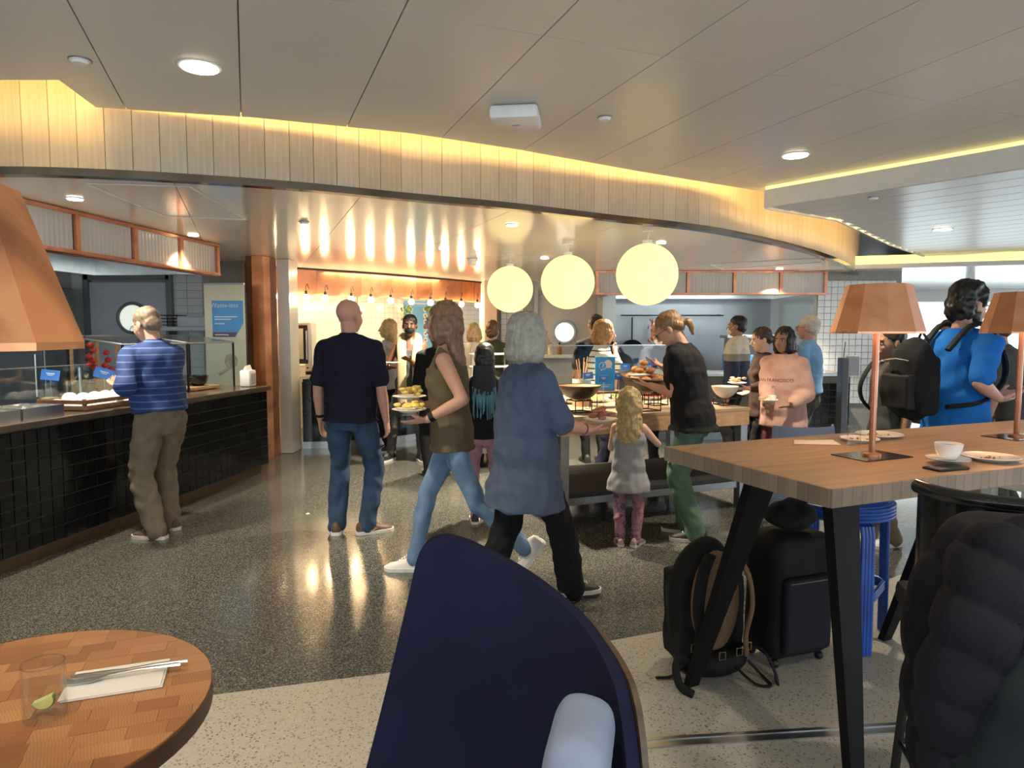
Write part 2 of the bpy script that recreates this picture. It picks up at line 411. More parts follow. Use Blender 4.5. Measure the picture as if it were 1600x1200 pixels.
struct(MB().rings([[c_+Vector((-.012, 0, z0_)), c_+Vector((.012, 0, z0_)), c_+Vector((.012, 0, z1_)), c_+Vector((-.012, 0, z1_))] for c_, z0_, z1_ in [(Q0+qp*p_+qd*(slat_start(p_)-.325), -.012, .035) for p_ in (0, .5, 1.1, 1.7, 2.3, 2.9, 3.4, 4.0, 4.6, 5.3)]]).build('trim_7', white_paint))
sm = MB().box((3.2, 0, .012), (7.0, .294, .024), bev=.004).mesh('slat'); sm.materials.append(slat_grey)
for i in range(18):
    o = bpy.data.objects.new('slat', sm); COL.objects.link(o); o.parent = clow; o.location = Q0+qp*(.17+.3*i)+qd*slat_start(.17+.3*i); o.rotation_euler = (0, 0, qa)
struct(MB().box((3.5, 0, .075), (7.0, .03, .15), TM(Q0, qa)).build('trim_4', white_paint))
lit_cove_face_glow = emit('lit_cove_face_glow', (1.0, .82, .30), .8)  # emission stands in for light falling on the cove faces
o = MB().box((3.5, .02, .185), (7.0, .04, .09), TM(Q0, qa)).build('cove_glow_strip', lit_cove_face_glow); tag(o, 'yellow lit cove face, glow standing in for lamplight, between the grey ceiling and the lower slatted ceiling', 'light strip')
S0 = at_z(1366, 403, Z_LOW); S1 = at_z(1600, 396, Z_LOW); sd = (S1-S0).normalized(); sa = math.atan2(sd.y, sd.x); spv = Vector((-sd.y, sd.x, 0))
o = MB().box((3.5, 0, -.03), (9, .04, .12), TM(S0, sa)).build('cove_glow_strip', lit_cove_face_glow); tag(o, 'far yellow lit cove face, glow standing in for lamplight, above the bright window area', 'light strip')
struct(MB().box((3.5, 0, -.12), (9, .05, .06), TM(S0, sa)).build('trim_5', white_paint))
c3 = struct(MB().box((3.5, 3.6, -.08), (9, 7.0, .02), TM(S0, sa)).build('ceiling', dark_steel))
sm = MB().box((3.5, 0, -.105), (8.9, .39, .03), bev=.004).mesh('slat'); sm.materials.append(ceil_white)
for i in range(16):
    o = bpy.data.objects.new('slat', sm); COL.objects.link(o); o.parent = c3; o.location = S0+spv*(.25+.4*i); o.rotation_euler = (0, 0, sa)

# outer walls
struct(MB().box((-8, 6.5, 1.5), (.1, 20, 3.1)).build('wall_left', white_paint))
struct(MB().box((.2, 16.8, 1.5), (16.4, .1, 3.1)).build('wall_far', white_paint))
# window walls: far right and behind the viewer
def window_wall(name, n, w, z0, z1, M, k):
    wl = MB(); L = n*w
    wl.box((L/2, 0, z0/2), (L, .12, z0), M); wl.box((L/2, 0, (z1+3.1)/2), (L, .12, 3.1-z1), M)
    struct(wl.build(name, white_paint))
    for i in range(n):
        f = MB()
        f.box((i*w+.04, 0, (z0+z1)/2), (.08, .1, z1-z0), M); f.box((i*w+w-.04, 0, (z0+z1)/2), (.08, .1, z1-z0), M)
        f.box((i*w+w/2, 0, z0+.03), (w-.16, .1, .06), M); f.box((i*w+w/2, 0, z1-.03), (w-.16, .1, .06), M)
        fo = struct(f.build('window_%d' % (k+i), white_paint))
        MB().box((i*w+w/2, 0, (z0+z1)/2), (w-.16, .01, z1-z0-.12), M).build('pane', clear_glass, fo)
window_wall('wall_right', 4, 1.9, .35, 2.3, TM((8.4, 15.6, 0)), 1)
window_wall('wall_back', 8, 2.6, .3, 2.6, TM((-7.9, -3.3, 0)), 5)

# kitchen walls on the left
grey_panel = plain('grey_door_paint', (.40, .43, .48), .45, var=.04)
grey_dark = plain('grey_frame_paint', (.13, .14, .16), .4, var=.05)
tile_grey = plain('grey_white_tile', (.50, .52, .54), .2, var=.04, scale=5)
tile_white = plain('white_tile', (.74, .73, .70), .15, var=.04, scale=5)
grout = plain('grey_grout', (.30, .29, .27), .9)
wl = struct(MB().box((-5.7, 9.06, 1.25), (4.4, .1, 2.5)).build('wall_kitchen', grout))
tm_ = MB().box((0, 0, 0), (.196, .012, .098), bev=.003).mesh('tile'); tm_.materials.append(tile_grey)
for X0, cnt in ((-5.62, 1), (-4.32, 2)):
    for i in range(cnt):
        for j in range(14):
            o = bpy.data.objects.new('tile', tm_); COL.objects.link(o); o.parent = wl; o.location = (X0+.2*i, 9.005, 1.05+.1*j)
dr = struct(MB().box((-4.97, 8.99, 1.1), (1.0, .05, 2.2), bev=.005).build('door_1', grey_panel))
m = MB(); m.box((-5.5, 8.98, 1.15), (.07, .1, 2.3)); m.box((-4.43, 8.98, 1.15), (.07, .1, 2.3)); m.box((-4.97, 8.98, 2.27), (1.1, .1, .07)); m.build('door_frame', grey_dark, dr)
pc = at_y(207, 497, 8.95)
m = MB(); m.tube([(pc.x+.19*math.cos(a*PI/16), 8.955, pc.z+.19*math.sin(a*PI/16)) for a in range(32)], .022, 8, closed=True); m.build('porthole_ring', grey_dark, dr, True)
porthole_glow = emit('lit_room_behind_porthole', (.75, .80, .70), .55)
m = MB(); m.lathe([(.18, -.004), (.18, .004)], 32, TM((pc.x, 8.962, pc.z), 0, PI/2)); m.build('porthole_pane', porthole_glow, dr)
# tall dark cabinet, shelf with trays
t = thing('tall_cabinet', 'tall dark grey steel cabinet against the kitchen wall behind the copper lampshade', 'cabinet', (-5.55, 8.2, 0))
MB().box((-.4, .2, 1.05), (.9, .6, 2.1), bev=.01).build('body', dark_steel, t); MB().box((-.4, -.11, 1.05), (.86, .02, 2.04), bev=.004).build('door', grey_dark, t)
MB().tube([(-.03, -.15, .8), (-.03, -.15, 1.3)], .01, 8).build('handle', steel, t)
t = thing('wall_shelf', 'grey wall shelf beside the porthole door', 'shelf', (-4.07, 8.75, 1.60))
MB().box((0, 0, 0), (.72, .4, .05), bev=.005).build('board', grey_panel, t)
for s in (-.3, .3): MB().box((s, .1, -.2), (.04, .2, .35)).build('bracket', grey_dark, t)
o = MB().box((0, 0, .06), (.42, .3, .12), bev=.01); o.box((0, 0, .125), (.36, .24, .012)); o = o.build('tray_box', grey_panel); o.location = (-3.95, 8.72, 1.626); tag(o, 'grey plastic tray box on the wall shelf', 'box')
m = MB()
for k in range(4): m.tube([(-.12, -.12, .02+.04*k), (.12, -.12, .02+.04*k), (.12, .12, .02+.04*k), (-.12, .12, .02+.04*k)], .005, 5, closed=True)
for a, b in ((-1, -1), (1, -1), (1, 1), (-1, 1)): m.tube([(a*.12, b*.12, 0), (a*.12, b*.12, .15)], .005, 5)
o = m.build('wire_rack', black_metal); o.location = (-4.29, 8.72, 1.627); tag(o, 'small black wire rack on the wall shelf', 'rack')

# copper-framed soffits with ribbed glass
def soffit(name, label, M, n, w, z0, z1, depth=.11):
    t = thing(name, label, 'soffit', M.to_translation(), M.to_euler().z)
    L = n*w; b = .028
    f = MB()
    for z in (z0+b/2, z1-b/2): f.box((L/2, 0, z), (L, .05, b)); f.box((L/2, -.012, z), (L, .05, b*.4))
    for i in range(n+1): f.box((min(max(i*w, b), L-b), 0, (z0+z1)/2), (b*1.6, .054, z1-z0)); 
    f.box((L/2, depth, z0+b/2), (L, .04, b)); f.box((0.02, depth/2, z0+b/2), (.03, depth, b)); f.box((L-.02, depth/2, z0+b/2), (.03, depth, b)); f.box((L-.02, depth/2, z1-b/2), (.03, depth, b)); f.box((.02, depth/2, z1-b/2), (.03, depth, b))
    f.build('frame', cop_frame, t)
    g = MB(); N = 26
    pts = []
    for k in range(N+1): pts.append((-w/2+.03+(w-.06)*k/N, .003*(k % 2)))
    g.prism(pts+[(x, y+.008) for x, y in pts[::-1]], z0+b, z1-b); gm = g.mesh('pane'); gm.materials.append(ribbed_glass)
    for i in range(n):
        o = bpy.data.objects.new('pane', gm); COL.objects.link(o); o.parent = t; o.location = ((i+.5)*w, 0, 0)
    for x in (.02, L-.02):
        MB().box((x, depth/2, (z0+z1)/2), (.008, depth-.05, z1-z0-2*b)).build('side_pane', ribbed_glass, t)
    return t
s0 = Vector((-3.50, 4.0, 0)); s1 = Vector((-3.11, 7.35, 0)); dd = s1-s0
soffit('glass_soffit', 'copper framed ribbed glass soffit over the left serving counter', TM(s0, math.atan2(dd.y, dd.x)), 5, dd.length/5, 2.15, 2.475)
soffit('glass_soffit', 'copper framed ribbed glass soffit over the far right kitchen', TM((1.25, 10.4, 0)), 5, .695, 2.12, 2.475)
# extraction hoods inside them
def hood(label, M, L, D, z, pw):
    t = thing('extraction_hood', label, 'hood', M.to_translation(), M.to_euler().z)
    m = MB(); m.box((L/2, D/2, z+.28), (L, D, .02)); m.box((L/2, .02, z+.15), (L, .03, .26)); m.box((L/2, D-.02, z+.15), (L, .03, .26)); m.box((.02, D/2, z+.15), (.03, D, .26)); m.box((L-.02, D/2, z+.15), (L*0+.03, D, .26)); m.build('canopy', steel, t)
    for k in range(int(L/.5)):
        MB().box((.25+.5*k, D*.6, z+.2), (.46, D*.5, .03), bev=.006).build('filter', steel, t)
    MB().box((L/2, .25, z+.21), (L*.8, .07, .03)).build('lamp_bar', emit('hood_lamp', (.92, 1.0, .94), pw), t)
hood('stainless hood with a light bar above the left kitchen', TM((-3.62, 4.3, 0), math.atan2(dd.y, dd.x)), 3.0, 1.2, 2.14, 14)
hood('stainless hood with a light bar above the far right kitchen', TM((1.5, 10.6, 0)), 3.1, 1.5, 2.12, 15)

# copper header, column and wall round the white tiled alcove
hd_px = [(290, 9.2), (350, 9.3), (440, 9.75), (520, 10.25), (600, 10.85), (680, 11.7), (730, 12.35), (764, 12.95)]
hd = catmull([Vector(((x-800)/FPX*y, y, 0)) for x, y in hd_px], 8); hr = resample(hd, .36)
m = MB(); m.rings([[p+Vector((.05, .06, 2.10)), p+Vector((.0, .12, 2.10)), p+Vector((0, .12, 2.47)), p+Vector((.05, .06, 2.47))] for p in hr])
cw = struct(m.build('wall_copper', cop_panel))
for i in range(len(hr)-1):
    a, b = hr[i], hr[i+1]; t_ = b-a
    z0 = 2.11 if b.x > -3.62 else 0
    MB().box((0, 0, (z0+2.465)/2), (t_.length*1.0, .02+.006*(i % 2), 2.465-z0), TM((a+b)/2, math.atan2(t_.y, t_.x))).build('copper_sheet', cop_panel, cw)
struct(MB().rings([[p+Vector((.01, -.03, 2.455)), p+Vector((.0, .03, 2.455)), p+Vector((0, .03, 2.479)), p+Vector((.01, -.03, 2.479))] for p in hr]).build('trim_6', black_metal))
m = MB(); c0 = (388-800)/FPX*8.5; c1 = (424-800)/FPX*8.5
m.prism([(c0, 8.5), (c0+.10, 8.42), (c1-.05, 8.44), (c1, 8.52), (c1, 8.75), (c0, 8.75)], 0, 2.476)
struct(m.build('wall_column', copper('copper_column', (.30, .10, .04), (.58, .24, .10), .3, 2.2)))
struct(MB().box((c1+.075, 8.95, 1.24), (.15, .35, 2.47)).build('wall_jamb', white_gloss))
# filament bulbs under the header
bulb_px = [441, 476, 512, 547, 582, 614, 645, 673, 698, 722, 742, 760]
ORD = ['first', 'second', 'third', 'fourth', 'fifth', 'sixth', 'seventh', 'eighth', 'ninth', 'tenth', 'eleventh', 'twelfth']
for bi, x in enumerate(bulb_px):
    j = min(range(len(hd)), key=lambda k: abs(800+hd[k].x/hd[k].y*FPX-x)); p = hd[j]+Vector((.03, -.10, 0))
    t = thing('bare_bulb', '%s bare bulb from the left in the row under the copper header' % ORD[bi], 'bulb', (p.x, p.y, 2.05), 0, 'bulbs under the copper header')
    MB().ball((0, 0, 0), .048, 12, 8).build('glass_bulb', bulb_glow, t, True)
    MB().lathe([(.02, .045), (.022, .09), (.012, .1)], 10).build('socket', black_metal, t)
    MB().tube([(0, 0, .1), (0, -.01, .16), (.01, .03, .2), (.02, .07, .13)], .005, 5).build('cord', black_metal, t)
# tiled alcove behind
al = [Vector(((x-800)/FPX*y, y, 0)) for x, y in [(405, 10.5), (560, 12.2), (790, 14.6)]]
def tile_field(parent, a, b, z0, z1, s, mat, pieces=False, lift=.008):
    d_ = b-a; L = d_.length; an = math.atan2(d_.y, d_.x); nx = int(L/s); nz = int((z1-z0)/s); M0 = TM(a, an)
    if pieces:
        me = MB().box((0, 0, 0), (s-.006, .012, s-.006), bev=.0025).mesh('tile'); me.materials.append(mat)
        for i in range(nx):
            for j in range(nz):
                o = bpy.data.objects.new('tile', me); COL.objects.link(o); o.parent = parent
                o.location = M0 @ Vector(((i+.5)*s, -lift, z0+(j+.5)*s)); o.rotation_euler = (0, 0, an)
    else:
        m = MB()
        for i in range(nx):
            for j in range(nz):
                x0 = i*s+.003; z_ = z0+j*s+.003; e = s-.006
                vs = [(x0, -lift, z_), (x0+e, -lift, z_), (x0+e, -lift, z_+e), (x0, -lift, z_+e), (x0-.002, 0, z_-.002), (x0+e+.002, 0, z_-.002), (x0+e+.002, 0, z_+e+.002), (x0-.002, 0, z_+e+.002)]
                m.add(vs, [(0, 1, 2, 3), (0, 4, 5, 1), (1, 5, 6, 2), (2, 6, 7, 3), (3, 7, 4, 0)], M0)
        o = m.build('tile_field', mat, parent); o['kind'] = 'stuff'
for k, (a, b) in enumerate(zip(al, al[1:])):
    d_ = b-a
    w_ = struct(MB().box((d_.length/2, .05, 1.3), (d_.length+.1, .1, 2.6), TM(a, math.atan2(d_.y, d_.x))).build('wall_alcove_%d' % (k+1), grout))
    tile_field(w_, a, b, .9, 2.45, .092, tile_white)
d_ = Vector((c1+.2, 9.1, 0)); 
w_ = struct(MB().box((0, 0, 1.3), (.06, 1.7, 2.6), TM((-3.45, 9.95, 0), R(10))).build('wall_alcove_3', white_gloss))
# back counter of the alcove (black)
bc = [Vector(p+(0,)) for p in [(-2.78, 9.08), (-2.2, 9.2), (-1.5, 9.7), (-.9, 10.6), (-.55, 11.6)]]
bcc = catmull(bc, 5)
m = MB(); top = MB(); kick = MB()
m.prism([(p.x, p.y) for p in bcc]+[(-1.0, 12.2), (-1.6, 11.1), (-2.3, 10.2), (-2.78, 9.9)], .1, .90)
top.prism([(p.x+.02, p.y-.03) for p in bcc]+[(-1.0, 12.25), (-1.6, 11.15), (-2.3, 10.25), (-2.78, 9.95)], .90, .94)
kick.prism([(p.x-.03, p.y+.06) for p in bcc]+[(-1.0, 12.2), (-1.6, 11.1), (-2.3, 10.2), (-2.75, 9.9)], 0, .1)
t = thing('alcove_counter', 'black curved serving counter under the row of bare bulbs', 'counter')
m.build('body', black_gloss, t); top.build('worktop', black_gloss, t); kick.build('toe_kick', steel, t)
# added area lamp without a fixture, brightens the alcove
def area(name, loc, size, power, col, rot=(0, 0, 0), sy=None):
    l = bpy.data.lights.new(name, 'AREA'); l.energy = power; l.color = col; l.size = size
    if sy: l.shape = 'RECTANGLE'; l.size_y = sy
    o = bpy.data.objects.new(name, l); COL.objects.link(o); o.location = loc; o.rotation_euler = rot; return o
area('alcove_fill_light', (-2.0, 11.0, 2.44), 2.2, 75, (1, .76, .42), (0, 0, R(45)), .5)
# grey wall with porthole door in the middle distance, tan post and tile strip
ww = struct(MB().box((.5, 12.75, 1.25), (2.2, .1, 2.5)).build('wall_middle', white_paint))
struct(MB().box((-.38, 12.5, 1.25), (.22, .3, 2.5)).build('wall_post', plain('tan_panel', (.42, .30, .23), .45, var=.05)))
w2 = struct(MB().box((.03, 12.6, 1.25), (.5, .06, 2.5)).build('wall_tile_strip', grout)); tile_field(w2, Vector((-.2, 12.57, 0)), Vector((.28, 12.57, 0)), 1.2, 2.45, .1, tile_white, True)
dr = struct(MB().box((1.0, 12.66, 1.12), (1.05, .06, 2.24), bev=.005).build('door_2', plain('pale_door', (.50, .48, .47), .45, var=.03)))
m = MB(); m.box((.44, 12.64, 1.2), (.07, .12, 2.4)); m.box((1.56, 12.64, 1.2), (.07, .12, 2.4)); m.build('door_frame', grey_panel, dr)
pc = at_y(882, 519, 12.6)
m = MB(); m.tube([(pc.x+.2*math.cos(a*PI/16), 12.615, pc.z+.2*math.sin(a*PI/16)) for a in range(32)], .028, 8, closed=True); m.build('porthole_ring', grey_panel, dr, True)
m = MB(); m.lathe([(.19, -.004), (.19, .004)], 32, TM((pc.x, 12.622, pc.z), 0, PI/2)); m.build('porthole_pane', emit('bright_room_behind_porthole', (1, .95, .82), 1.0), dr)
# right kitchen: steel back wall, tiled pillar, counter with black tiles
struct(MB().box((3.2, 12.6, 1.25), (3.0, .06, 2.5)).build('wall_steel', plain('brushed_steel', (.38, .40, .43), .35, .85, var=.15, scale=1.2)))
struct(MB().box((1.66, 12.2, 1.25), (.22, .8, 2.5)).build('wall_pillar', tile_grey))
w3 = struct(MB().box((5.36, 10.75, 1.3), (1.3, .1, 2.6)).build('wall_tiled', grout))
tile_field(w3, Vector((4.72, 10.69, 0)), Vector((5.98, 10.69, 0)), .45, 2.40, .1, plain('cool_white_tile', (.66, .69, .74), .12, var=.06, scale=6), True)
m = MB(); m.box((4.83, 11.6, 1.65), (.015, 1.8, .95)); m.build('glass_screen', clear_glass); tag(bpy.data.objects['glass_screen'], 'clear glass screen at the end of the far right kitchen', 'screen')
tile_black = plain('black_tile', (.008, .008, .009), .14, var=.25, scale=9, spec=.28)
t = thing('kitchen_counter', 'far right kitchen counter with black tiled front and steel worktop', 'counter', (1.3, 9.85, 0))
MB().box((1.78, .35, .52), (3.55, .7, .80)).build('body', plain('dark_grout', (.13, .125, .12), .8), t); MB().box((1.78, .36, .95), (3.6, .76, .05), bev=.006).build('worktop', steel, t); MB().box((1.78, .38, .06), (3.4, .6, .12)).build('toe_kick', dark_steel, t)
tile_field(t, Vector((2.35, .0, 0)), Vector((3.56, .0, 0)), .13, .92, .1, tile_black, True)

# fixtures in the ceilings
def downlight(px, py, z, r, label, power, spot=True, col=(1, .84, .6)):
    p = at_z(px, py, z)
    t = thing('downlight', label, 'downlight', (p.x, p.y, z), 0, 'round recessed downlights')
    MB().lathe([(r, -.006), (r*1.14, -.004), (r*1.14, 0), (r*.96, 0)], 28).build('trim_ring', white_paint, t, True)
    MB().lathe([(r*.97, -.010), (r*.97, -.007)], 24).build('lamp_disc', lamp_disc, t)
    if spot:
        l = bpy.data.lights.new('downlight_lamp', 'SPOT'); l.energy = power; l.color = col; l.spot_size = R(95); l.spot_blend = .6; l.shadow_soft_size = .05
        o = bpy.data.objects.new('downlight_lamp', l); COL.objects.link(o); o.parent = t; o.location = (0, 0, -.03)
for a in [(312, 104, Z_OUT, .085, 'large round downlight in the grey ceiling above the plank fascia', 160),
          (1243, 242, Z_OUT, .085, 'round downlight in the grey ceiling beside the yellow cove', 160),
          (117, 310, Z_IN, .05, 'small bright downlight near the left glass soffit top', 160),
          (302, 367, Z_IN, .05, 'small downlight near the far end of the left glass soffit', 110),
          (800, 351, Z_IN, .05, 'small downlight above the smallest globe lamp', 480),
          (693, 388, Z_IN, .05, 'small downlight above the walking woman', 480),
          (851, 403, Z_IN, .05, 'small downlight between the two smaller globe lamps', 480),
          (1033, 379, Z_IN, .05, 'small downlight right above the largest globe lamp', 480),
          (1218, 420, Z_IN, .05, 'small downlight in front of the far right glass soffit', 480),
          (1473, 358, Z_LOW, .085, 'round downlight in the slatted grey ceiling', 480),
          (1400, 437, 2.49, .085, 'far downlight near the bright window reflection', 120)]: downlight(*a)
for X_, Y_, w_ in ((-2.2, .9, 'left'), (-.3, .3, 'middle'), (1.9, .9, 'right'), (-1.6, -1.6, 'rear left'), (2.6, -1.6, 'rear right'), (4.2, 2.4, 'far right')):  # added spots out of view, brightening the foreground floor and ceiling bounce
    pz = Vector((X_, Y_, Z_OUT)); t = thing('downlight', 'added unseen round downlight of the grey ceiling overhead, %s one' % w_, 'downlight', pz, 0, 'round recessed downlights')
    MB().lathe([(.085, -.006), (.097, -.004), (.097, 0), (.08, 0)], 28).build('trim_ring', white_paint, t, True); MB().lathe([(.082, -.010), (.082, -.007)], 24).build('lamp_disc', lamp_disc, t)
    l = bpy.data.lights.new('downlight_lamp', 'SPOT'); l.energy = 75; l.color = (1, .87, .68); l.spot_size = R(100); l.spot_blend = .6; l.shadow_soft_size = .06
    o = bpy.data.objects.new('downlight_lamp', l); COL.objects.link(o); o.parent = t; o.location = (0, 0, -.03)
def detector(px, py, z, label, r=.045, h=.03):
    p = at_z(px, py, z); t = thing('smoke_detector', label, 'detector', (p.x, p.y, z))
    MB().lathe([(r, 0), (r, -h*.4), (r*.8, -h*.5), (r*.7, -h)], 20).build('housing', white_plastic, t, True); MB().lathe([(r*1.1, -.001), (r*1.1, -.006)], 20).build('base_ring', dark_steel, t)
detector(125, 93, Z_OUT, 'round detector on the grey ceiling above the left fascia corner', .045, .02)
detector(945, 183, Z_OUT, 'round detector on the grey ceiling right of the white box', .04, .02)
detector(1365, 308, Z_LOW, 'round detector on the slatted grey ceiling', .04, .02)
detector(475, 346, Z_IN, 'small round detector on the inner white ceiling', .04, .02)
detector(738, 404, Z_IN, 'white dome detector on the inner ceiling by the smallest globe', .07, .09)
p = at_z(806, 172, Z_OUT); t = thing('access_point', 'white rounded box mounted on the grey ceiling', 'device', (p.x, p.y, Z_OUT-.075), R(-7))
MB().box((0, 0, .03), (.27, .27, .075), bev=.02).build('housing', white_plastic, t, True); MB().box((0, 0, .07), (.22, .22, .01)).build('mount', dark_steel, t); MB().box((0, 0, -.009), (.04, .008, .003)).build('mark', dark_steel, t)
q = [at_z(*k, Z_IN) for k in ((133, 285), (297, 290), (385, 342), (258, 337))]
m = MB()
for a, b in zip(q, q[1:]+q[:1]): m.tube([a+Vector((0, 0, -.006)), b+Vector((0, 0, -.006))], .012, 6, flat=.4, up=(0, 0, 1))
o = m.build('access_hatch', white_plastic); tag(o, 'thin rectangular hatch frame in the inner ceiling above the left counter', 'hatch')
q = [at_z(*k, Z_IN) for k in ((1108, 412), (1280, 403), (1288, 409), (1130, 420))]
m = MB()
for a, b in zip(q, q[1:]+q[:1]): m.tube([a+Vector((0, 0, -.006)), b+Vector((0, 0, -.006))], .012, 6, flat=.4, up=(0, 0, 1))
o = m.build('access_hatch', white_plastic); tag(o, 'thin hatch frame in the inner ceiling above the far right soffit', 'hatch')
# globes
for x, y, r_, lab in ((797, 452, 36, 'smallest and farthest of the three yellow globe lamps'), (887, 441, 42, 'middle one of the three yellow globe lamps'), (1011, 429, 48, 'largest and nearest of the three yellow globe lamps')):
    Y = .55*FPX/(2*r_); p = at_y(x, y, Y)
    t = thing('globe_pendant', lab, 'pendant lamp', (p.x, p.y, p.z), 0, 'globe pendants')
    MB().ball((0, 0, 0), .272, 40, 24).build('globe', globe_glow, t, True)
    MB().lathe([(.045, .268), (.045, .30), (.02, .305)], 16).build('cap', white_plastic, t, True)
    h = Z_IN-p.z
    MB().tube([(0, 0, .30), (.01, 0, (.3+h)/2), (0, 0, h-.03)], .006, 6).build('cord', white_plastic, t); MB().lathe([(.055, h-.035), (.055, h-.001)], 20).build('ceiling_rose', white_plastic, t, True)
# ================================================================== LEFT SERVING COUNTER
P0 = Vector((-3.2, 4.33, 0)); CA = math.atan2(3.21, .52)
CM = TM(P0, CA)
def onc(x, y, z=.97): return CM @ Vector((x, y, z))
stone = plain('dark_stone_top', (.10, .075, .055), .16, var=.25, scale=8)
t = thing('serving_counter', 'long serving counter faced with square black tiles on the left', 'counter', P0, CA)
MB().box((1.425, .45, .515), (3.62, .88, .81)).build('body', plain('dark_grout', (.06, .06, .06), .8), t)
MB().box((1.425, .45, .945), (3.68, .96, .05), bev=.006).build('worktop', stone, t)
MB().box((1.425, .50, .055), (3.55, .84, .11)).build('toe_kick', plain('brown_kickplate', (.16, .10, .06), .35, .6, var=.15), t)
tile_field(t, Vector((-.385, .01, 0)), Vector((3.235, .01, 0)), .115, .92, .1, tile_black, True, .008)
# tiles on the short far end
me = MB().box((0, 0, 0), (.094, .012, .094), bev=.0025).mesh('tile'); me.materials.append(tile_black)
def crate(label, x, y, lx, ly):
    t = thing('wooden_crate', label, 'crate', onc(x, y), CA)
    sl = []
    for z in (.025, .068):
        for s in (-1, 1):
            MB().box((0, s*ly/2, z), (lx, .014, .03), bev=.002).build('slat', crate_wood, t); MB().box((s*lx/2, 0, z), (.014, ly-.014, .03), bev=.002).build('slat', crate_wood, t)
    for sx in (-1, 1):
        for sy in (-1, 1): MB().box((sx*(lx/2-.018), sy*(ly/2-.018), .045), (.022, .022, .09)).build('corner_post', crate_wood, t)
    MB().box((0, 0, .006), (lx-.02, ly-.02, .01)).build('bottom', crate_wood, t); return t
crate('dark slatted wooden crate filled with white domed bowls', 1.02, .26, .62, .40)
bowlm = MB().lathe([(.058, 0), (.057, .02), (.048, .045), (.03, .062), (.012, .068)], 20).mesh('domed_bowl', True); bowlm.materials.append(porcelain)
k = 0
for i in range(5):
    for j in range(3):
        o = bpy.data.objects.new('domed_bowl', bowlm); COL.objects.link(o); o.location = onc(.80+.112*i, .14+.118*j, .982)
        tag(o, 'white domed bowl lying in the dark wooden crate', 'bowl', 'white domed bowls in the crate'); k += 1
for i in range(5):
    o = bpy.data.objects.new('domed_bowl', bowlm); COL.objects.link(o); o.location = onc(.86+.112*(i % 4), .20+.118*(i//4), 1.028)
    tag(o, 'white domed bowl on the upper layer in the dark wooden crate', 'bowl', 'white domed bowls in the crate, upper layer')
crate('empty low wooden crate beside the man in the blue striped shirt', 1.62, .30, .34, .34)
for i in range(2):
    t = thing('food_tray', ['steel food tray at the left edge of the serving counter', 'steel food tray next to the wooden crate of bowls'][i], 'tray', onc(.0+.36*i, .24), CA)
    m = MB(); m.box((0, 0, .01), (.34, .34, .02)); 
    for s in (-1, 1): m.box((0, s*.165, .04), (.34, .012, .07)); m.box((s*.165, 0, .04), (.012, .32, .07))
    m.build('pan', steel, t); m = MB(); g = 9
    random.seed(i)
    hs = [[.055+random.uniform(0, .022) for _ in range(g)] for _ in range(g)]
    m.add([(-.155+.31*a/(g-1), -.155+.31*b/(g-1), hs[a][b]) for a in range(g) for b in range(g)], [(a*g+b, a*g+b+1, (a+1)*g+b+1, (a+1)*g+b) for a in range(g-1) for b in range(g-1)])
    m.build('foil', plain('crumpled_foil', (.7, .7, .7), .25, .9), t)
def jar(label, x, y, r=.06, h=.15):
    t = thing('glass_jar', label, 'jar', onc(x, y), CA)
    MB().lathe([(r*.9, 0), (r, .02), (r, h*.7), (r*.72, h*.86), (r*.72, h)], 20).build('glass_body', glass('jar_glass', (.86, .90, .88), .4), t, True)
    MB().lathe([(r*.78, h), (r*.78, h+.025), (r*.3, h+.035)], 20).build('lid', glass('jar_glass'), t, True)
    MB().lathe([(r*.85, .006), (r*.85, h*.45)], 16).build('contents', plain('pale_grain', (.62, .55, .42), .8, var=.3, scale=60), t)
jar('large clear glass jar behind the crate of bowls, nearest the camera', .98, .60, .07, .16); jar('clear glass jar behind the crate of bowls, middle of the three', 1.2, .62); jar('clear glass jar behind the crate of bowls, farthest of the three', 1.42, .62, .055)
def sign(label, loc, rz, tilt=0.0, w=.10, h=.07, stand=.12, mat=None, roll=0.0):
    t = thing('food_sign', label, 'sign', loc, rz)
    MB().lathe([(.022, 0), (.018, .012), (.006, .02)], 12).build('foot', steel, t, True)
    MB().tube([(0, 0, .015), (0, 0, stand)], .003, 6).build('stem', steel, t)
    Mx = TM((0, 0, stand+h*.45), 0, tilt, roll)
    MB().box((0, 0, 0), (w, .004, h), Mx, .0015).build('card', blue_card, t)
    m = MB(); m.box((0, -.0028, h*.15), (w*.45, .001, h*.07), Mx); m.box((0, -.0028, -.0), (w*.3, .001, h*.05), Mx); m.build('print_lines', white_paint, t)
sign('blue food sign on a stem behind the jars, leftmost on the counter', onc(1.12, .72, .97), R(25), R(-15), .13, .085, .20, roll=R(8))
sign('large tilted blue food sign behind the wooden crate', onc(1.50, .55, .97), R(25), R(-15), .15, .09, .19, roll=R(18))
sign('blue food sign beside the tomatoes on the left counter', onc(1.82, .60, .97), R(15), R(-10), .14, .08, .20)
sign('blue food sign half hidden behind the striped blue shirt', onc(2.06, .60, .97), R(15), R(-10), .12, .08, .20)
t = thing('sneeze_guard', 'low clear glass guard on the left serving counter', 'glass guard', onc(0, 0), CA)
MB().box((.42, .50, .20), (1.7, .008, .24)).build('pane', clear_glass, t); MB().box((.42, .50, .322), (1.7, .012, .006)).build('top_edge', steel, t)
for x in (-.38, .42, 1.2): MB().tube([(x, .52, 0), (x, .52, .3)], .012, 8).build('post', steel, t)
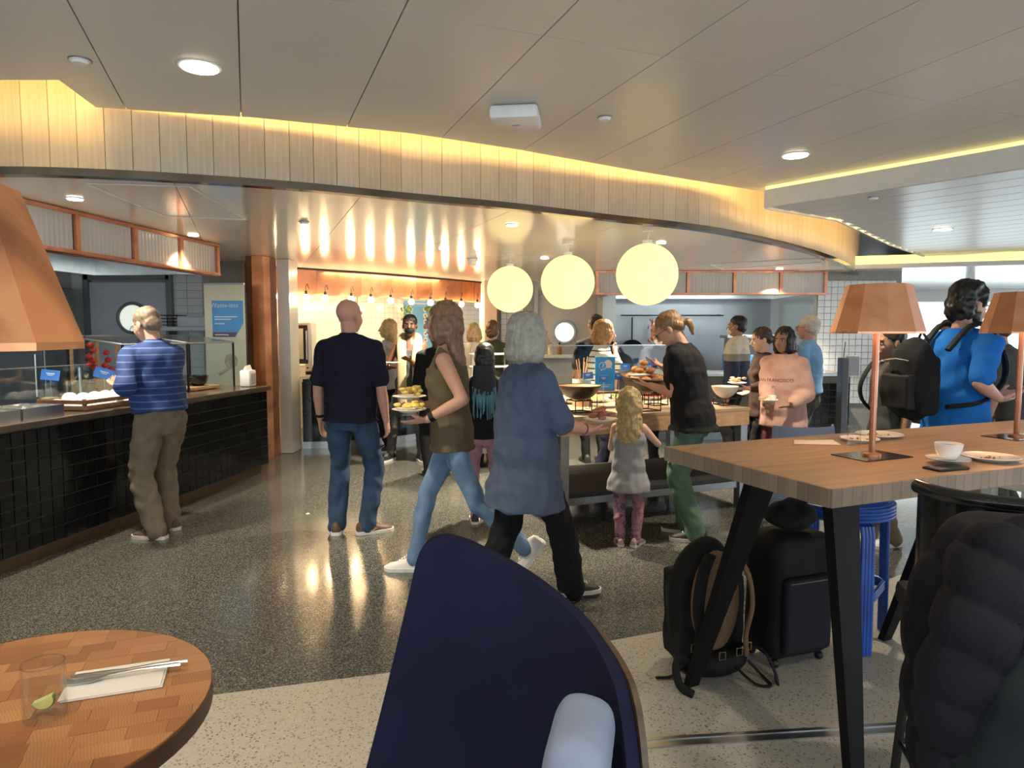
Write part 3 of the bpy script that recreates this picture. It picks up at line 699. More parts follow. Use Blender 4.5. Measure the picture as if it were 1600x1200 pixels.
# glass display case
t = thing('display_case', 'glass display case with thin black posts on the serving counter', 'display case', onc(0, 0), CA)
x0, x1, y0, y1, zf, zb = 1.42, 3.08, .30, .82, .48, .55
for x, y, z in ((x0, y0, zf), (2.29, y0, zf), (x1, y0, zf), (x0, y1, zb), (2.29, y1, zb), (x1, y1, zb)): MB().box((x, y, z/2), (.016, .016, z)).build('post', black_metal, t)
m = MB(); 
for x in (x0, 2.29, x1): m.tube([(x, y0, zf), (x, y1, zb)], .009, 6)
m.tube([(x0, y0, zf), (x1, y0, zf)], .009, 6); m.tube([(x0, y1, zb), (x1, y1, zb)], .009, 6); m.build('top_rail', steel, t)
for a, b in ((x0, 2.29), (2.29, x1)):
    m = MB(); m.add([(a, y0, zf), (b, y0, zf), (b, y1, zb), (a, y1, zb), (a, y0, zf+.006), (b, y0, zf+.006), (b, y1, zb+.006), (a, y1, zb+.006)], [(0, 3, 2, 1), (4, 5, 6, 7), (0, 1, 5, 4), (1, 2, 6, 5), (2, 3, 7, 6), (3, 0, 4, 7)]); m.build('top_pane', clear_glass, t)
MB().box((x1+.004, (y0+y1)/2, .25), (.006, y1-y0-.02, .46)).build('end_pane', clear_glass, t)
MB().box(((2.29+x1)/2, y1, .28), (x1-2.31, .006, .5)).build('back_pane', clear_glass, t)
# tomatoes on a small wooden stand
t = thing('produce_stand', 'pale wooden stand behind the glass display case', 'stand', onc(1.78, .885), CA)
for x in (-.26, .04, .3): MB().box((x, 0, .27), (.03, .03, .54)).build('post', wood_mid, t)
MB().box((.02, 0, .53), (.6, .03, .025)).build('rail', wood_mid, t); MB().box((.02, 0, .081), (.62, .07, .16), bev=.004).build('bread_box', plain('pale_crate', (.62, .54, .40), .6, var=.1), t)
tomm = MB().ball((0, 0, 0), (.03, .03, .026), 12, 8).mesh('tomato_flesh', True); tomm.materials.append(plain('tomato_red', (.52, .035, .02), .25, var=.15))
calyx = MB().lathe([(.012, .0), (.004, .006), (.002, .014)], 6).mesh('calyx'); calyx.materials.append(plain('stem_green', (.08, .16, .03), .6))
for i, (dx, dz) in enumerate([(-.07, .47), (-.04, .42), (-.09, .37), (-.05, .33), (-.10, .30), (-.03, .27), (.12, .40), (.14, .33), (.10, .28), (.17, .24)]):
    o = thing('tomato', 'red vine tomato hanging on the pale wooden stand', 'tomato', onc(1.78+dx, .852, .97+dz), .3*i, 'tomatoes on the wooden stand')
    obj('flesh', tomm, None, o); c = obj('calyx', calyx, None, o); c.location = (0, 0, .024)
# carving board with pot, napkin dispenser
t = thing('chopping_board', 'brown wooden board under the black pot in the display case', 'board', onc(2.66, .46), CA)
MB().box((0, 0, .022), (.46, .26, .03), bev=.005).build('board', wood_mid, t)
for s in (-.16, .16): MB().box((s, 0, .004), (.03, .22, .008)).build('foot', wal, t)
t = thing('black_pot', 'black cast pot with a wavy rim on the wooden board', 'pot', onc(2.68, .46, 1.008), CA)
MB().lathe([(.05, 0), (.085, .03), (.098, .075), (.105, .105), (.098, .105), (.08, .06), (.04, .03)], 24).build('body', black_gloss, t, True)
for s in (-1, 1): MB().tube([(s*.1, -.03, .09), (s*.14, 0, .1), (s*.1, .03, .09)], .008, 6).build('handle', black_gloss, t)
t = thing('napkin_dispenser', 'white napkin dispenser at the far end of the left counter', 'dispenser', onc(3.12, .16), CA)
MB().box((0, 0, .09), (.15, .12, .18), bev=.02).build('housing', white_plastic, t, True); MB().box((0, -.061, .085), (.10, .006, .12), bev=.002).build('front_plate', plain('grey_plastic', (.55, .52, .55), .3), t)
m = MB(); m.add([(-.06, -.02, .17), (.06, -.02, .17), (.05, 0, .235), (-.04, .01, .225), (-.05, .03, .175), (.05, .03, .175)], [(0, 1, 2, 3), (3, 2, 5, 4), (0, 3, 4), (1, 5, 2)]); m.build('napkin', white_paint, t)
# roll-up banner
bx0 = (321-800)/FPX*8.0; bx1 = (386-800)/FPX*8.0; bw = bx1-bx0
t = thing('rollup_banner', 'cream roll-up banner with a blue printed panel behind the counter', 'banner', ((bx0+bx1)/2, 8.0, 0), R(-4))
MB().box((0, 0, .04), (bw+.04, .18, .08), bev=.01).build('base', steel, t)
MB().box((0, 0, 1.09), (bw, .004, 2.02)).build('sheet', plain('cream_sheet', (.75, .70, .52), .6, var=.03), t); MB().box((0, 0, 2.11), (bw, .02, .02)).build('top_rail', steel, t); MB().tube([(0, .05, .06), (0, .03, 2.1)], .01, 8).build('pole', steel, t)
m = MB(); m.prism([(-.17, 0), (.10, 0), (.20, .16), (.20, .42), (-.17, .42)], 0, .002, TM((.02, -.003, 1.50), 0, PI/2)); o = m.build('blue_panel', plain('banner_blue', (.10, .36, .74), .5, var=.05), t)
m = MB(); m.prism([(-.17, 0), (.09, 0), (.125, .055), (-.17, .055)], 0, .003, TM((.02, -.003, 1.50), 0, PI/2)); m.build('purple_band', plain('banner_purple', (.16, .10, .17), .5), t)
text('Waste-less', .075, white_paint, t, TM((.0, -.0075, 1.865), 0, PI/2))
m = MB()
for z, w in ((1.735, .27), (1.705, .20), (1.655, .12), (1.527, .16)): m.box((-.12+w/2, -.0075, z), (w, .001, .013))
m.build('small_print', white_paint, t)
m = MB(); m.ball((.06, -.006, 1.22), (.08, .003, .09), 12, 8); m.tube([(.03, -.006, 1.14), (-.09, -.006, 1.06)], .02, 6, flat=.2, up=(0, 1, 0)); m.build('printed_figure', plain('print_beige', (.48, .42, .30), .6, var=.3, scale=40), t)

# ================================================================== ALCOVE OBJECTS
t = thing('oven', 'steel and glass combi oven standing in the white tiled alcove', 'oven', (at_y(463, 540, 10.1).x, 10.25, .94), R(8))
MB().box((0, 0, .40), (.42, .5, .72), bev=.01).build('body', steel, t); d_ = MB().box((-.02, -.262, .44), (.36, .03, .56), bev=.008).build('door', black_gloss, t)
MB().box((-.04, -.28, .45), (.28, .006, .44)).build('glass_pane', plain('oven_glass', (.45, .46, .40), .08), d_); MB().tube([(.15, -.31, .22), (.15, -.31, .64)], .011, 8).build('handle', steel, d_)
m = MB()
for k in range(7): m.box((-.15+.05*k, -.256, .1), (.03, .006, .02))
m.build('vent', black_metal, t); MB().box((0, 0, .02), (.44, .5, .04)).build('base', black_metal, t)
t = thing('basket_stack', 'stack of pale woven baskets on the black alcove counter', 'basket', (at_y(449, 585, 9.35).x, 9.36, .94))
for k in range(6):
    m = MB(); z = .03*k
    m.tube([(-.2, -.12, z+.015), (.2, -.12, z+.015), (.2, .12, z+.015), (-.2, .12, z+.015)], .016, 6, closed=True); m.box((0, 0, z+.006), (.4, .24, .008))
    m.build('basket', plain('pale_wicker', (.66, .60, .46), .7, var=.35, scale=70), t)
# menu board on the tiles, herbs and chillies
a_, b_ = al[1], al[2]; md = (b_-a_).normalized(); mang = math.atan2(md.y, md.x)
def on_alcove(px, py, lift=.03):
    r_ = ray(px, py); nrm = Vector((md.y, -md.x, 0)); o_ = Vector((0, 0, CAM_H)); tt = nrm.dot(a_+nrm*lift-o_)/nrm.dot(r_); return o_+r_*tt
c = on_alcove(664, 511)
t = thing('menu_board', 'light blue board with columns of white round pictures on the tiled wall', 'board', c, mang)
MB().box((0, 0, 0), (.92, .02, .98), bev=.004).build('panel', plain('menu_blue', (.18, .48, .85), .5, var=.04), t)
cm = MB().lathe([(.05, -.002), (.05, .002)], 16, TM((0, 0, 0), 0, PI/2)).mesh('round_picture'); cm.materials.append(white_paint)
cd = MB().lathe([(.02, -.003), (.02, .003)], 10, TM((0, 0, 0), 0, PI/2)).mesh('picture_centre'); cd.materials.append(grey_dark)
for i, x in enumerate((-.33, .0, .31)):
    for j in range(7):
        o = obj('round_picture', cm, None, t); o.location = (x, -.013, .33-.115*j); o2 = obj('picture_centre', cd, None, o); o2.location = (0, -.001, 0)
MB().box((0, -.012, .44), (.6, .002, .018)).build('heading_line', white_paint, t)
leaf_green = plain('herb_green', (.14, .26, .035), .6, var=.4, scale=30)
for i, (x, y) in enumerate(((638, 487), (672, 488))):
    p = on_alcove(x, y, .3); m = MB(); random.seed(20+i)
    for k in range(40):
        q = Vector((random.gauss(0, .045), random.gauss(0, .03), random.uniform(-.16, .1))); m.ball(q, (.022, .008, .03), 6, 4, Rm=Matrix.Rotation(random.uniform(0, 3), 3, 'Z') @ Matrix.Rotation(random.uniform(-.8, .8), 3, 'X'))
    t = thing('herb_bunch', ['green herb bunch hanging at the left edge of the menu board', 'green herb bunch hanging in front of the menu board'][i], 'herbs', p)
    m.build('leaves', leaf_green, t); MB().tube([(0, 0, .1), (0, 0, .36)], .004, 5).build('string', plain('twine', (.4, .3, .2), .8), t)
p = on_alcove(690, 472, .3); m = MB(); random.seed(5)
for k in range(34): 
    q = Vector((random.gauss(0, .03), random.gauss(0, .02), .2-.5*k/34)); m.ball(q, (.012, .012, .035), 6, 4, Rm=Matrix.Rotation(random.uniform(-1, 1), 3, 'X') @ Matrix.Rotation(random.uniform(-1, 1), 3, 'Y'))
t = thing('chilli_string', 'string of dried red chillies hanging right of the menu board', 'chillies', p); m.build('chillies', plain('dried_chilli', (.35, .04, .03), .4, var=.3), t); MB().tube([(0, 0, .18), (0, 0, .4)], .004, 5).build('string', MATS['twine'], t)

# right kitchen equipment
t = thing('pan_rail', 'steel hanging rail on the far kitchen wall', 'rail', (2.2, 12.4, 1.86))
MB().tube([(-.25, 0, 0), (1.6, 0, 0)], .012, 8).build('bar', steel, t)
for x in (-.2, .7, 1.55): MB().tube([(x, 0, 0), (x, .16, .02)], .01, 6).build('bracket', steel, t)
for i, (x, r_) in enumerate(((2.15, .22), (2.72, .17))):
    t = thing('frying_pan', ['large black wok hanging from the steel rail', 'smaller black frying pan hanging from the steel rail'][i], 'pan', (x, 12.36, 1.83))
    MB().lathe([(r_*.55, 0), (r_, -.05), (r_*.97, -.055), (r_*.5, -.012)], 24, TM((0, 0, -.62), 0, -PI/2)).build('bowl', black_metal, t, True); MB().tube([(0, 0, 0), (0, 0, -.62+r_)], .014, 6).build('handle', black_metal, t)
m = MB(); random.seed(9)
for k in range(20): m.ball((random.gauss(0, .03), random.gauss(0, .02), -.05-.4*k/20), (.014, .014, .04), 6, 4, Rm=Matrix.Rotation(random.uniform(-1, 1), 3, 'Y'))
o = m.build('chilli_string', plain('red_yellow_chilli', (.55, .10, .03), .4, var=.5, scale=25)); o.location = (2.5, 12.3, 1.82); tag(o, 'string of red and yellow chillies hanging by the black wok', 'chillies')
t = thing('pass_shelf', 'pale steel pass shelf with blue front in the far right kitchen', 'shelf', (3.75, 10.6, .975))
MB().box((0, 0, .12), (.9, .4, .24), bev=.008).build('blue_box', plain('pass_blue', (.05, .20, .70), .4), t); MB().box((0, 0, .52), (1.0, .4, .05), bev=.008).build('top_shelf', steel, t)
for x in (-.42, .42): MB().box((x, 0, .37), (.04, .3, .26)).build('leg', steel, t)
t = thing('bottle_crate', 'small steel rack on the kitchen counter behind the hooded man', 'rack', (2.6, 10.3, .975)); MB().box((0, 0, .2), (.16, .2, .4), bev=.01).build('body', steel, t); MB().box((0, -.11, .22), (.11, .01, .3)).build('grille', white_plastic, t)
for i, x in enumerate((.62, .78, .95)):
    t = thing('spice_bottle', ['small red bottle on the ledge left of the striped top woman', 'small pale bottle on the ledge below the porthole', 'brown bottle on the ledge by the striped sleeve'][i], 'bottle', (x-.1, 12.3, 1.16))
    MB().lathe([(.04, 0), (.04, .12), (.018, .16), (.018, .19)], 12).build('body', plain('bottle_%d' % i, [(.45, .04, .03), (.7, .6, .45), (.25, .1, .05)][i], .3), t, True); MB().lathe([(.02, .19), (.02, .22)], 10).build('cap', black_metal, t)
t = thing('wall_ledge', 'pale ledge in front of the porthole door', 'ledge', (.75, 12.3, 0)); MB().box((0, 0, 1.13), (1.0, .3, .06), bev=.01).build('top', white_paint, t); MB().box((0, .05, .55), (.96, .2, 1.1)).build('body', tile_grey, t)

# ================================================================== BUFFET ISLANDS
IA = R(23)
def island(label, o_, L, W, wood_top=oak_top):
    t = thing('buffet_table', label, 'table', o_, IA)
    MB().box((L/2, W/2, .885), (L, W, .03), bev=.004).build('tabletop', wood_top, t)
    for y in (.015, W-.015): MB().box((L/2, y, .81), (L-.02, .03, .12)).build('apron', wal if y > .1 else wood_mid, t)
    for x in (.015, L-.015): MB().box((x, W/2, .81), (.03, W-.06, .12)).build('apron', wood_mid, t)
    for x in (.05, L-.05):
        for y in (.05, W-.05): MB().box((x, y, .375), (.075, .075, .75), bev=.004).build('leg', dark_steel, t)
    for y in (.05, W-.05): MB().box((L/2, y, .22), (L-.18, .03, .06), bev=.003).build('stretcher', dark_steel, t)
    MB().box((L/2, W/2, .27), (L-.16, W-.08, .03)).build('lower_shelf', black_matte, t)
    return t
IO = Vector((.37, 5.25, 0)); IM = TM(IO, IA)
island('wooden buffet table with steel legs where the child stands', IO, 1.86, 1.12)
I2 = Vector((-.55, 7.55, 0)); island('second wooden buffet table farther back left of the globes', I2, 1.15, 1.5)
def wire_stand(label, loc, r, h, rz=0):
    t = thing('wire_stand', label, 'stand', loc, rz)
    for z in (.005, h): MB().tube([(r*a, r*b, z) for a, b in ((-1, -1), (1, -1), (1, 1), (-1, 1))], .005, 6, closed=True).build('wire_frame', black_metal, t)
    for a, b in ((-1, -1), (1, -1), (1, 1), (-1, 1)): MB().tube([(r*a, r*b, 0), (r*a, r*b, h)], .005, 6).build('leg', black_metal, t)
def bowl(name, label, loc, r, h, mo, mi, tilt=(0, 0)):
    t = thing(name, label, 'bowl', loc); t.rotation_euler = (tilt[0], tilt[1], 0)
    MB().lathe([(r*.3, 0), (r*.62, h*.25), (r*.88, h*.65), (r, h), (r*.985, h+.006), (r*.97, h), (r*.855, h*.65), (r*.585, h*.28), (.02, h*.09)], 32).build('shell', mo, t, True)
    MB().lathe([(r*.965, h+.001), (r*.85, h*.66), (r*.58, h*.30), (.006, h*.12)], 32, cap=False).build('lining', mi, t, True)
    return t
cast = plain('cast_bowl_black', (.03, .024, .02), .4, var=.2)
wb = at_y(905, 640, 5.62)
wire_stand('black wire stand under the wood-lined wok bowl', (wb.x, 5.62, .9), .075, .10, IA)
bowl('wok_bowl', 'wide black bowl with wooden lining beside the blue-top woman', (wb.x, 5.62, 1.002), .18, .115, cast, wood_mid)
roll_mat = plain('bread_crust', (.40, .17, .05), .55, var=.35, scale=25); roll_dark = plain('dark_crust', (.20, .075, .03), .55, var=.35, scale=25); roll_gold = plain('golden_crust', (.56, .28, .08), .5, var=.3, scale=25)
bun = MB().ball((0, 0, 0), (.045, .035, .028), 12, 7).mesh('bread_roll', True)
def roll(label, loc, mat, sc=1.0, rz=0, group=None, rx=0):
    me_ = bun.copy(); me_.materials.append(mat); o = bpy.data.objects.new('bread_roll', me_); COL.objects.link(o); o.location = loc; o.scale = (sc,)*3; o.rotation_euler = (rx, 0, rz); tag(o, label, 'bread roll', group); return o
for i in range(3): roll('small bread roll in the wood-lined wok bowl', (wb.x-.075+.075*i, 5.62, 1.066), roll_mat, .85, PI/2, 'rolls in the wok bowl')
pb = at_y(1006, 600, 5.72)
wire_stand('black wire stand under the pastry bowl', (pb.x+.02, 5.74, .9), .09, .14, IA)
bowl('pastry_bowl', 'deep black bowl heaped with croissants beside the black-top woman', (pb.x, 5.74, 1.058), .205, .13, cast, wood_mid, (R(6), R(4)))
random.seed(3)
for i, (rr, a, dz, sc) in enumerate([(.122, 2*PI*k/8, .118, 1.0) for k in range(8)]+[(0, 0, .075, .9)]+[(.072, 2*PI*k/5+.3, .182, .88) for k in range(5)]+[(0, .6, .242, .95)]):
    x_, y_ = rr*math.cos(a), rr*math.sin(a)
    roll(['light brown pastry heaped in the deep black bowl', 'dark brown pastry heaped in the deep black bowl', 'golden pastry heaped in the deep black bowl'][i % 3], (pb.x+x_, 5.74+y_, 1.058+dz+y_*.105-x_*.07), [roll_mat, roll_dark, roll_gold][i % 3], sc, a+PI/2, 'pastries in the black bowl')
m = MB(); m.add([(0, 0, 0), (.16, .02, .0), (.2, .05, .16), (.06, .03, .18), (0, .012, 0), (.16, .032, 0), (.2, .062, .16), (.06, .042, .18)], [(0, 1, 2, 3), (7, 6, 5, 4), (0, 4, 5, 1), (1, 5, 6, 2), (2, 6, 7, 3), (3, 7, 4, 0)])
o = m.build('parchment_sheet', plain('parchment', (.70, .58, .40), .7)); o.location = (pb.x-.08, 5.985, 1.08); tag(o, 'cream parchment sheet standing behind the croissants', 'paper')
gb = at_y(1022, 585, 6.15)
wire_stand('black wire stand under the grey bowl', (gb.x+.03, 6.19, .9), .075, .14, IA)
bowl('grey_bowl', 'tilted grey bowl with white crumbs behind the croissants', (gb.x+.02, 6.18, 1.075), .16, .10, plain('grey_ceramic', (.42, .44, .45), .35), plain('grey_inside', (.55, .57, .57), .4), (R(14), R(-5)))
wb2 = at_y(1135, 630, 6.15)
wire_stand('black wire stand under the white bowl at the end of the buffet table', (wb2.x, 6.2, .9), .07, .06, IA)
bowl('white_bowl', 'white bowl at the right end of the buffet table', (wb2.x, 6.2, .965), .12, .10, plain('grey_white_ceramic', (.58, .58, .56), .3), porcelain)
gp = at_y(909, 600, 6.1)
t = thing('utensil_pot', 'pale green pot holding sticks beside the blue question sign', 'pot', (gp.x, 6.1, .9))
MB().lathe([(.075, .06), (.085, .24), (.08, .24), (.07, .08)], 24).build('pot', plain('pale_green_enamel', (.50, .55, .47), .35), t, True); MB().lathe([(.085, 0), (.085, .06)], 16).build('riser', wood_mid, t)
for k in range(7): MB().tube([(0, 0, .1), (.05*math.cos(k), .04*math.sin(k), .38+.01*k)], .004, 5).build('stick', wood_mid, t)
qs = at_y(945, 603, 5.98)
t = thing('wooden_riser', 'wooden riser with black wire legs under the blue question sign', 'riser', (qs.x+.02, 6.0, .9), IA)
MB().box((0, 0, .135), (.30, .16, .02), bev=.003).build('board', wal, t)
for a, b in ((-1, -1), (1, -1), (1, 1), (-1, 1)): MB().tube([(.13*a, .06*b, 0), (.13*a, .06*b, .125)], .005, 6).build('leg', black_metal, t)
t = thing('question_sign', 'tall blue sign with a question mark in speech bubbles', 'sign', (qs.x, 5.98, 1.047), R(4))
MB().box((0, 0, .148), (.175, .008, .295), bev=.002).build('panel', sky_card, t); MB().box((0, .03, .006), (.16, .06, .012)).build('foot', sky_card, t)
m = MB(); m.lathe([(.036, -.0005), (.036, .0005)], 28, TM((.025, -.0052, .232), 0, PI/2)); m.prism([(.045, -.03), (.062, -.045), (.055, -.015)], -.0005, .0005, TM((.0, -.0052, .232), 0, PI/2)); m.build('white_bubble', white_paint, t)
m = MB(); m.lathe([(.034, -.0005), (.034, .0005)], 28, TM((-.02, -.0064, .215), 0, PI/2)); m.prism([(-.04, -.02), (-.035, -.045), (-.015, -.03)], -.0005, .0005, TM((.0, -.0064, .215), 0, PI/2)); m.build('bubble_outline', white_paint, t)
m = MB(); m.lathe([(.029, -.0005), (.029, .0005)], 28, TM((-.02, -.0076, .215), 0, PI/2)); m.build('blue_bubble', sky_card, t)
text('?', .058, white_paint, t, TM((-.02, -.0088, .213), 0, PI/2))
m = MB(); m.box((0, -.0055, .05), (.12, .001, .003)); m.box((0, -.0055, .035), (.07, .001, .006)); m.build('print_lines', white_paint, t)
for i, (x, y, Y, lab) in enumerate([(919, 587, 5.86, 'blue food sign left of the question sign'), (943, 592, 5.84, 'blue food sign in front of the question sign'), (967, 588, 5.86, 'blue food sign right of the question sign'), (1016, 566, 6.35, 'blue food sign standing behind the grey bowl'), (1043, 572, 6.45, 'blue food sign beside the elbow of the black-top woman'), (977, 573, 6.30, 'small blue food sign far back on the buffet table')]):
    p = at_y(x, y, Y); sign(lab, (p.x, Y, .9), R(3), R(-8), .085, .06, p.z-.9-.027, roll=R((-6, 5, 3, 0, 0, 0)[i]))
t = thing('buffet_guard', 'glass guard on steel posts along the back of the buffet table', 'glass guard', IM @ Vector((0, 0, .9)), IA)
for x in (.12, 1.7): MB().tube([(x, .62, 0), (x, .62, .32), (x, .72, .36)], .014, 8).build('post', steel, t)
m = MB(); m.box((.91, .78, .40), (1.7, .008, .26), TM((0, 0, 0), 0, 0)); m.build('pane', clear_glass, t); MB().box((.91, .78, .535), (1.7, .012, .008)).build('top_edge', steel, t)
for i in range(4):
    p = IM @ Vector((.55+.3*i, .92, .9)); t = thing('serving_dish', ['oval serving dish with pale salad behind the question sign', 'serving dish of yellow food behind the grey bowl', 'serving dish of greens behind the black-top woman', 'serving dish of red fruit at the end of the buffet'][i], 'dish', p, IA)
    MB().lathe([(.06, 0), (.11, .03), (.115, .04), (.10, .035), (.05, .015)], 24).build('dish', porcelain, t, True); m = MB(); random.seed(i)
    for k in range(26): m.ball((random.gauss(0, .04), random.gauss(0, .04), .035+random.uniform(0, .02)), .016, 7, 5)
    m.build('food', plain('dish_food_%d' % i, [(.62, .55, .35), (.66, .45, .10), (.20, .32, .08), (.45, .05, .04)][i], .5, var=.3, scale=30), t)['kind'] = 'stuff'
for i in range(3):
    p = TM(I2, IA) @ Vector((.3+.28*i, .5+.1*i, .9)); t = thing('plate_stack', ['left plate stack on the second buffet table', 'middle plate stack on the second buffet table', 'right plate stack on the second buffet table'][i], 'plates', p)
    for k in range(6): MB().lathe([(.06, .012*k), (.11, .012*k+.014), (.112, .012*k+.018), (.06, .012*k+.008)], 24).build('plate', porcelain, t, True)
t = thing('serving_rack', 'tiered white serving rack on the second buffet table', 'rack', TM(I2, IA) @ Vector((.75, 1.05, .9)), IA)
for z in (.06, .22, .38): MB().box((0, 0, z), (.5, .26, .02), bev=.005).build('tier', porcelain, t)
for x in (-.23, .23): MB().tube([(x, .1, 0), (x, .1, .45)], .01, 6).build('post', steel, t)
# ================================================================== HIGH TABLE WITH LAMPS
NC = at_z(1298, 764, 1.05); HA = R(22.5); HL, HW, HT = 3.4, .90, .062
HM = TM(Vector((NC.x, NC.y, 0)), HA)
t = thing('high_table', 'long oak high table with slanted black legs on the right', 'table', (NC.x, NC.y, 0), HA)
MB().box((HL/2, HW/2, 1.05-HT/2), (HL-.012, HW-.012, HT)).build('tabletop', oak_top, t)
be = MB().box((0, 0, 0), (.0445, .014, HT+.0005), bev=.001).mesh('edge_block'); be.materials.append(oak_edge)
for k in range(52):
    o = obj('edge_block', be, None, t); o.location = (.023+.045*k, .0, 1.05-HT/2)
for k in range(20):
    o = obj('edge_block', be, None, t); o.location = (.0, .023+.045*k, 1.05-HT/2); o.rotation_euler = (0, 0, PI/2)
def slab_leg(p, q, w=.09, th=.035):
    p = Vector(p); q = Vector(q); dirv = (q-p); u = Vector((1, 0, 0)); v = Vector((0, 1, 0))
    m = MB(); m.rings([[c+u*(a*w*s)+v*(b*th*s2) for a, b in ((-.5, -.5), (.5, -.5), (.5, .5), (-.5, .5))] for c, s, s2 in ((p, .62, 1), (q, 1.5, 1.3))]); return m
hl = lambda x, y, z: HM.inverted() @ Vector((x, y, z))
for k in (0, 1, 2):
    off = Vector(((0, 1.19, 2.95)[k], 0, 0))
    f0 = hl(.79, 2.93, 0); f1 = hl(1.02, 2.75, 1.05-HT-.002); n0 = hl(1.15, 2.20, 0); n1 = hl(1.19, 2.46, 1.05-HT-.002)
    for a, b in ((f0, f1), (n0, n1)): slab_leg(a+off, b+off).build('leg', plain('leg_black', (.008, .008, .009), .5, spec=.12), t)
    MB().box(((f1.x+n1.x)/2+off.x, (f1.y+n1.y)/2, 1.05-HT-.02), (.10, .5, .03)).build('leg_mount', black_metal, t)
shade_in = plain('shade_lining', (.75, .50, .30), .4, .3)
def lamp(label, x, y, z, rz=0, mat=None, ph=.505, watts=7, tray=.17, sh=.185):
    t = thing('table_lamp', label, 'lamp', (x, y, z), rz)
    tr = MB()
    tr.box((0, 0, .002), (min(.26, tray*1.6), tray, .004)); tr.build('base_tray', black_gloss, t)
    MB().lathe([(.035, .004), (.035, .012), (.014, .016)], 16).build('base_collar', cop_frame, t, True)
    m = MB(); m.tube([(0, 0, .01), (0, 0, ph+.10)], .0125, 8); m.build('pole', copper('copper_pole', (.36, .15, .085), (.46, .21, .12), .25, 8), t)
    rs = []; N = 10
    for r_, zz in ((.172, ph-.008), (.172, ph), (.118, ph+sh), (.112, ph+sh), (.166, ph), (.166, ph-.008)): rs.append([(r_*math.cos(2*PI*(k+.5)/N), r_*math.sin(2*PI*(k+.5)/N), zz) for k in range(N)])
    MB().rings(rs, cap=False, closed=True).build('shade', mat or cop_shade, t)
    m = MB(); m.lathe([(.114, ph+sh-.013), (.114, ph+sh-.007)], 10); m.build('shade_top', mat or cop_shade, t)
    MB().ball((0, 0, ph+.10), .03, 12, 8).build('bulb', emit('lamp_bulb', (1, .7, .38), 12), t, True)
    l = bpy.data.lights.new('lamp_light', 'POINT'); l.energy = watts; l.color = (1, .66, .34); l.shadow_soft_size = .04
    o = bpy.data.objects.new('lamp_light', l); COL.objects.link(o); o.parent = t; o.location = (0, 0, ph+.045)
l1 = at_z(1362, 713, 1.05); l2 = at_z(1588, 683, 1.05)
lamp('copper table lamp standing in the middle of the high table', l1.x, l1.y, 1.05, HA)
lamp('copper table lamp at the right edge of the picture on the high table', l2.x, l2.y, 1.05, HA)
# near lamp at the left border on its own table
t = thing('side_high_table', 'high oak table carrying the large copper lamp at the left border', 'table', (-.78, .43, 0))
MB().box((0, 0, 1.02), (1.0, .62, .06), bev=.004).build('tabletop', oak_top, t)
for a, b in ((-1, -1), (1, -1), (1, 1), (-1, 1)): MB().box((a*.42, b*.24, .495), (.06, .06, .99)).build('leg', black_metal, t)
lamp('large aged copper lampshade close to the camera at the left border', -.645, .715, 1.05, R(9), cop_aged, .49, 4, .04, .165)

# crockery
def plate(label, loc, r=.10, crumbs=False, rim_mat=None):
    t = thing('plate', label, 'plate', loc)
    MB().lathe([(r*.55, 0), (r*.6, .004), (r*.97, .014), (r, .017), (r*.97, .019), (r*.6, .008), (.01, .007)], 36).build('dish', rim_mat or porcelain, t, True)
    if crumbs:
        random.seed(len(label)); m = MB()
        for k in range(8): m.ball((random.uniform(-.5, .5)*r, random.uniform(-.5, .5)*r, .011), random.uniform(.002, .006), 6, 4)
        m.build('crumbs', roll_mat, t)['kind'] = 'stuff'
    return t
def onh(px, py, dz=0.0): p = at_z(px, py, 1.05); p.z = 1.0502+dz; return p
plate('white plate lying behind the lamp pole on the high table', onh(1374, 683), .105, True)
plate('smaller white plate with crumbs beside the empty tumbler', onh(1343, 690), .085, True)
plate('white plate with crumbs right of the coffee cup', onh(1548, 719), .10, True)
t = thing('saucer', 'white saucer under the coffee cup', 'saucer', onh(1481, 725, .010)); MB().lathe([(.03, 0), (.04, .003), (.075, .012), (.076, .015), (.04, .006), (.01, .005)], 32).build('dish', porcelain, t, True)
m = MB(); m.tube([(-.06, -.01, .018), (-.02, -.02, .012)], .003, 6); m.ball((-.062, -.01, .018), (.012, .007, .003), 8, 5); m.build('teaspoon', steel, t)
t = thing('coffee_cup', 'white coffee cup standing on its saucer', 'cup', onh(1481, 724, .0165))
MB().lathe([(.024, 0), (.03, .004), (.044, .03), (.050, .062), (.047, .062), (.04, .03), (.02, .008)], 32).build('bowl', porcelain, t, True); MB().tube([(.048, .01, .05), (.07, .03, .045), (.066, .03, .025), (.043, .012, .022)], .004, 8).build('handle', porcelain, t, True); MB().lathe([(.044, .05), (.044, .052)], 24).build('coffee', plain('coffee', (.06, .03, .015), .1), t)
t = thing('mobile_phone', 'dark mobile phone lying under the saucer at the table edge', 'phone', onh(1478, 733), HA+R(-4)); MB().box((0, 0, .0042), (.15, .072, .008), bev=.003).build('case', black_metal, t); MB().box((0, 0, .0086), (.142, .066, .001)).build('screen', black_gloss, t)
def tumbler(label, loc, r, h, liquid=None):
    t = thing('tumbler', label, 'glass', loc)
    MB().lathe([(r*.92, 0), (r, .01), (r, h), (r*.93, h), (r*.92, .015), (.005, .014)], 32).build('glass_body', glass('tumbler_glass', (.985, .99, .987), .2), t, True)
    MB().tube([(r*.965*math.cos(a*PI/16), r*.965*math.sin(a*PI/16), h) for a in range(32)], .0016, 6, closed=True).build('rim', glass('rim_glass', (.88, .9, .9), .8), t, True); return t
tumbler('empty clear tumbler beside the plates on the high table', onh(1334, 696), .028, .085)
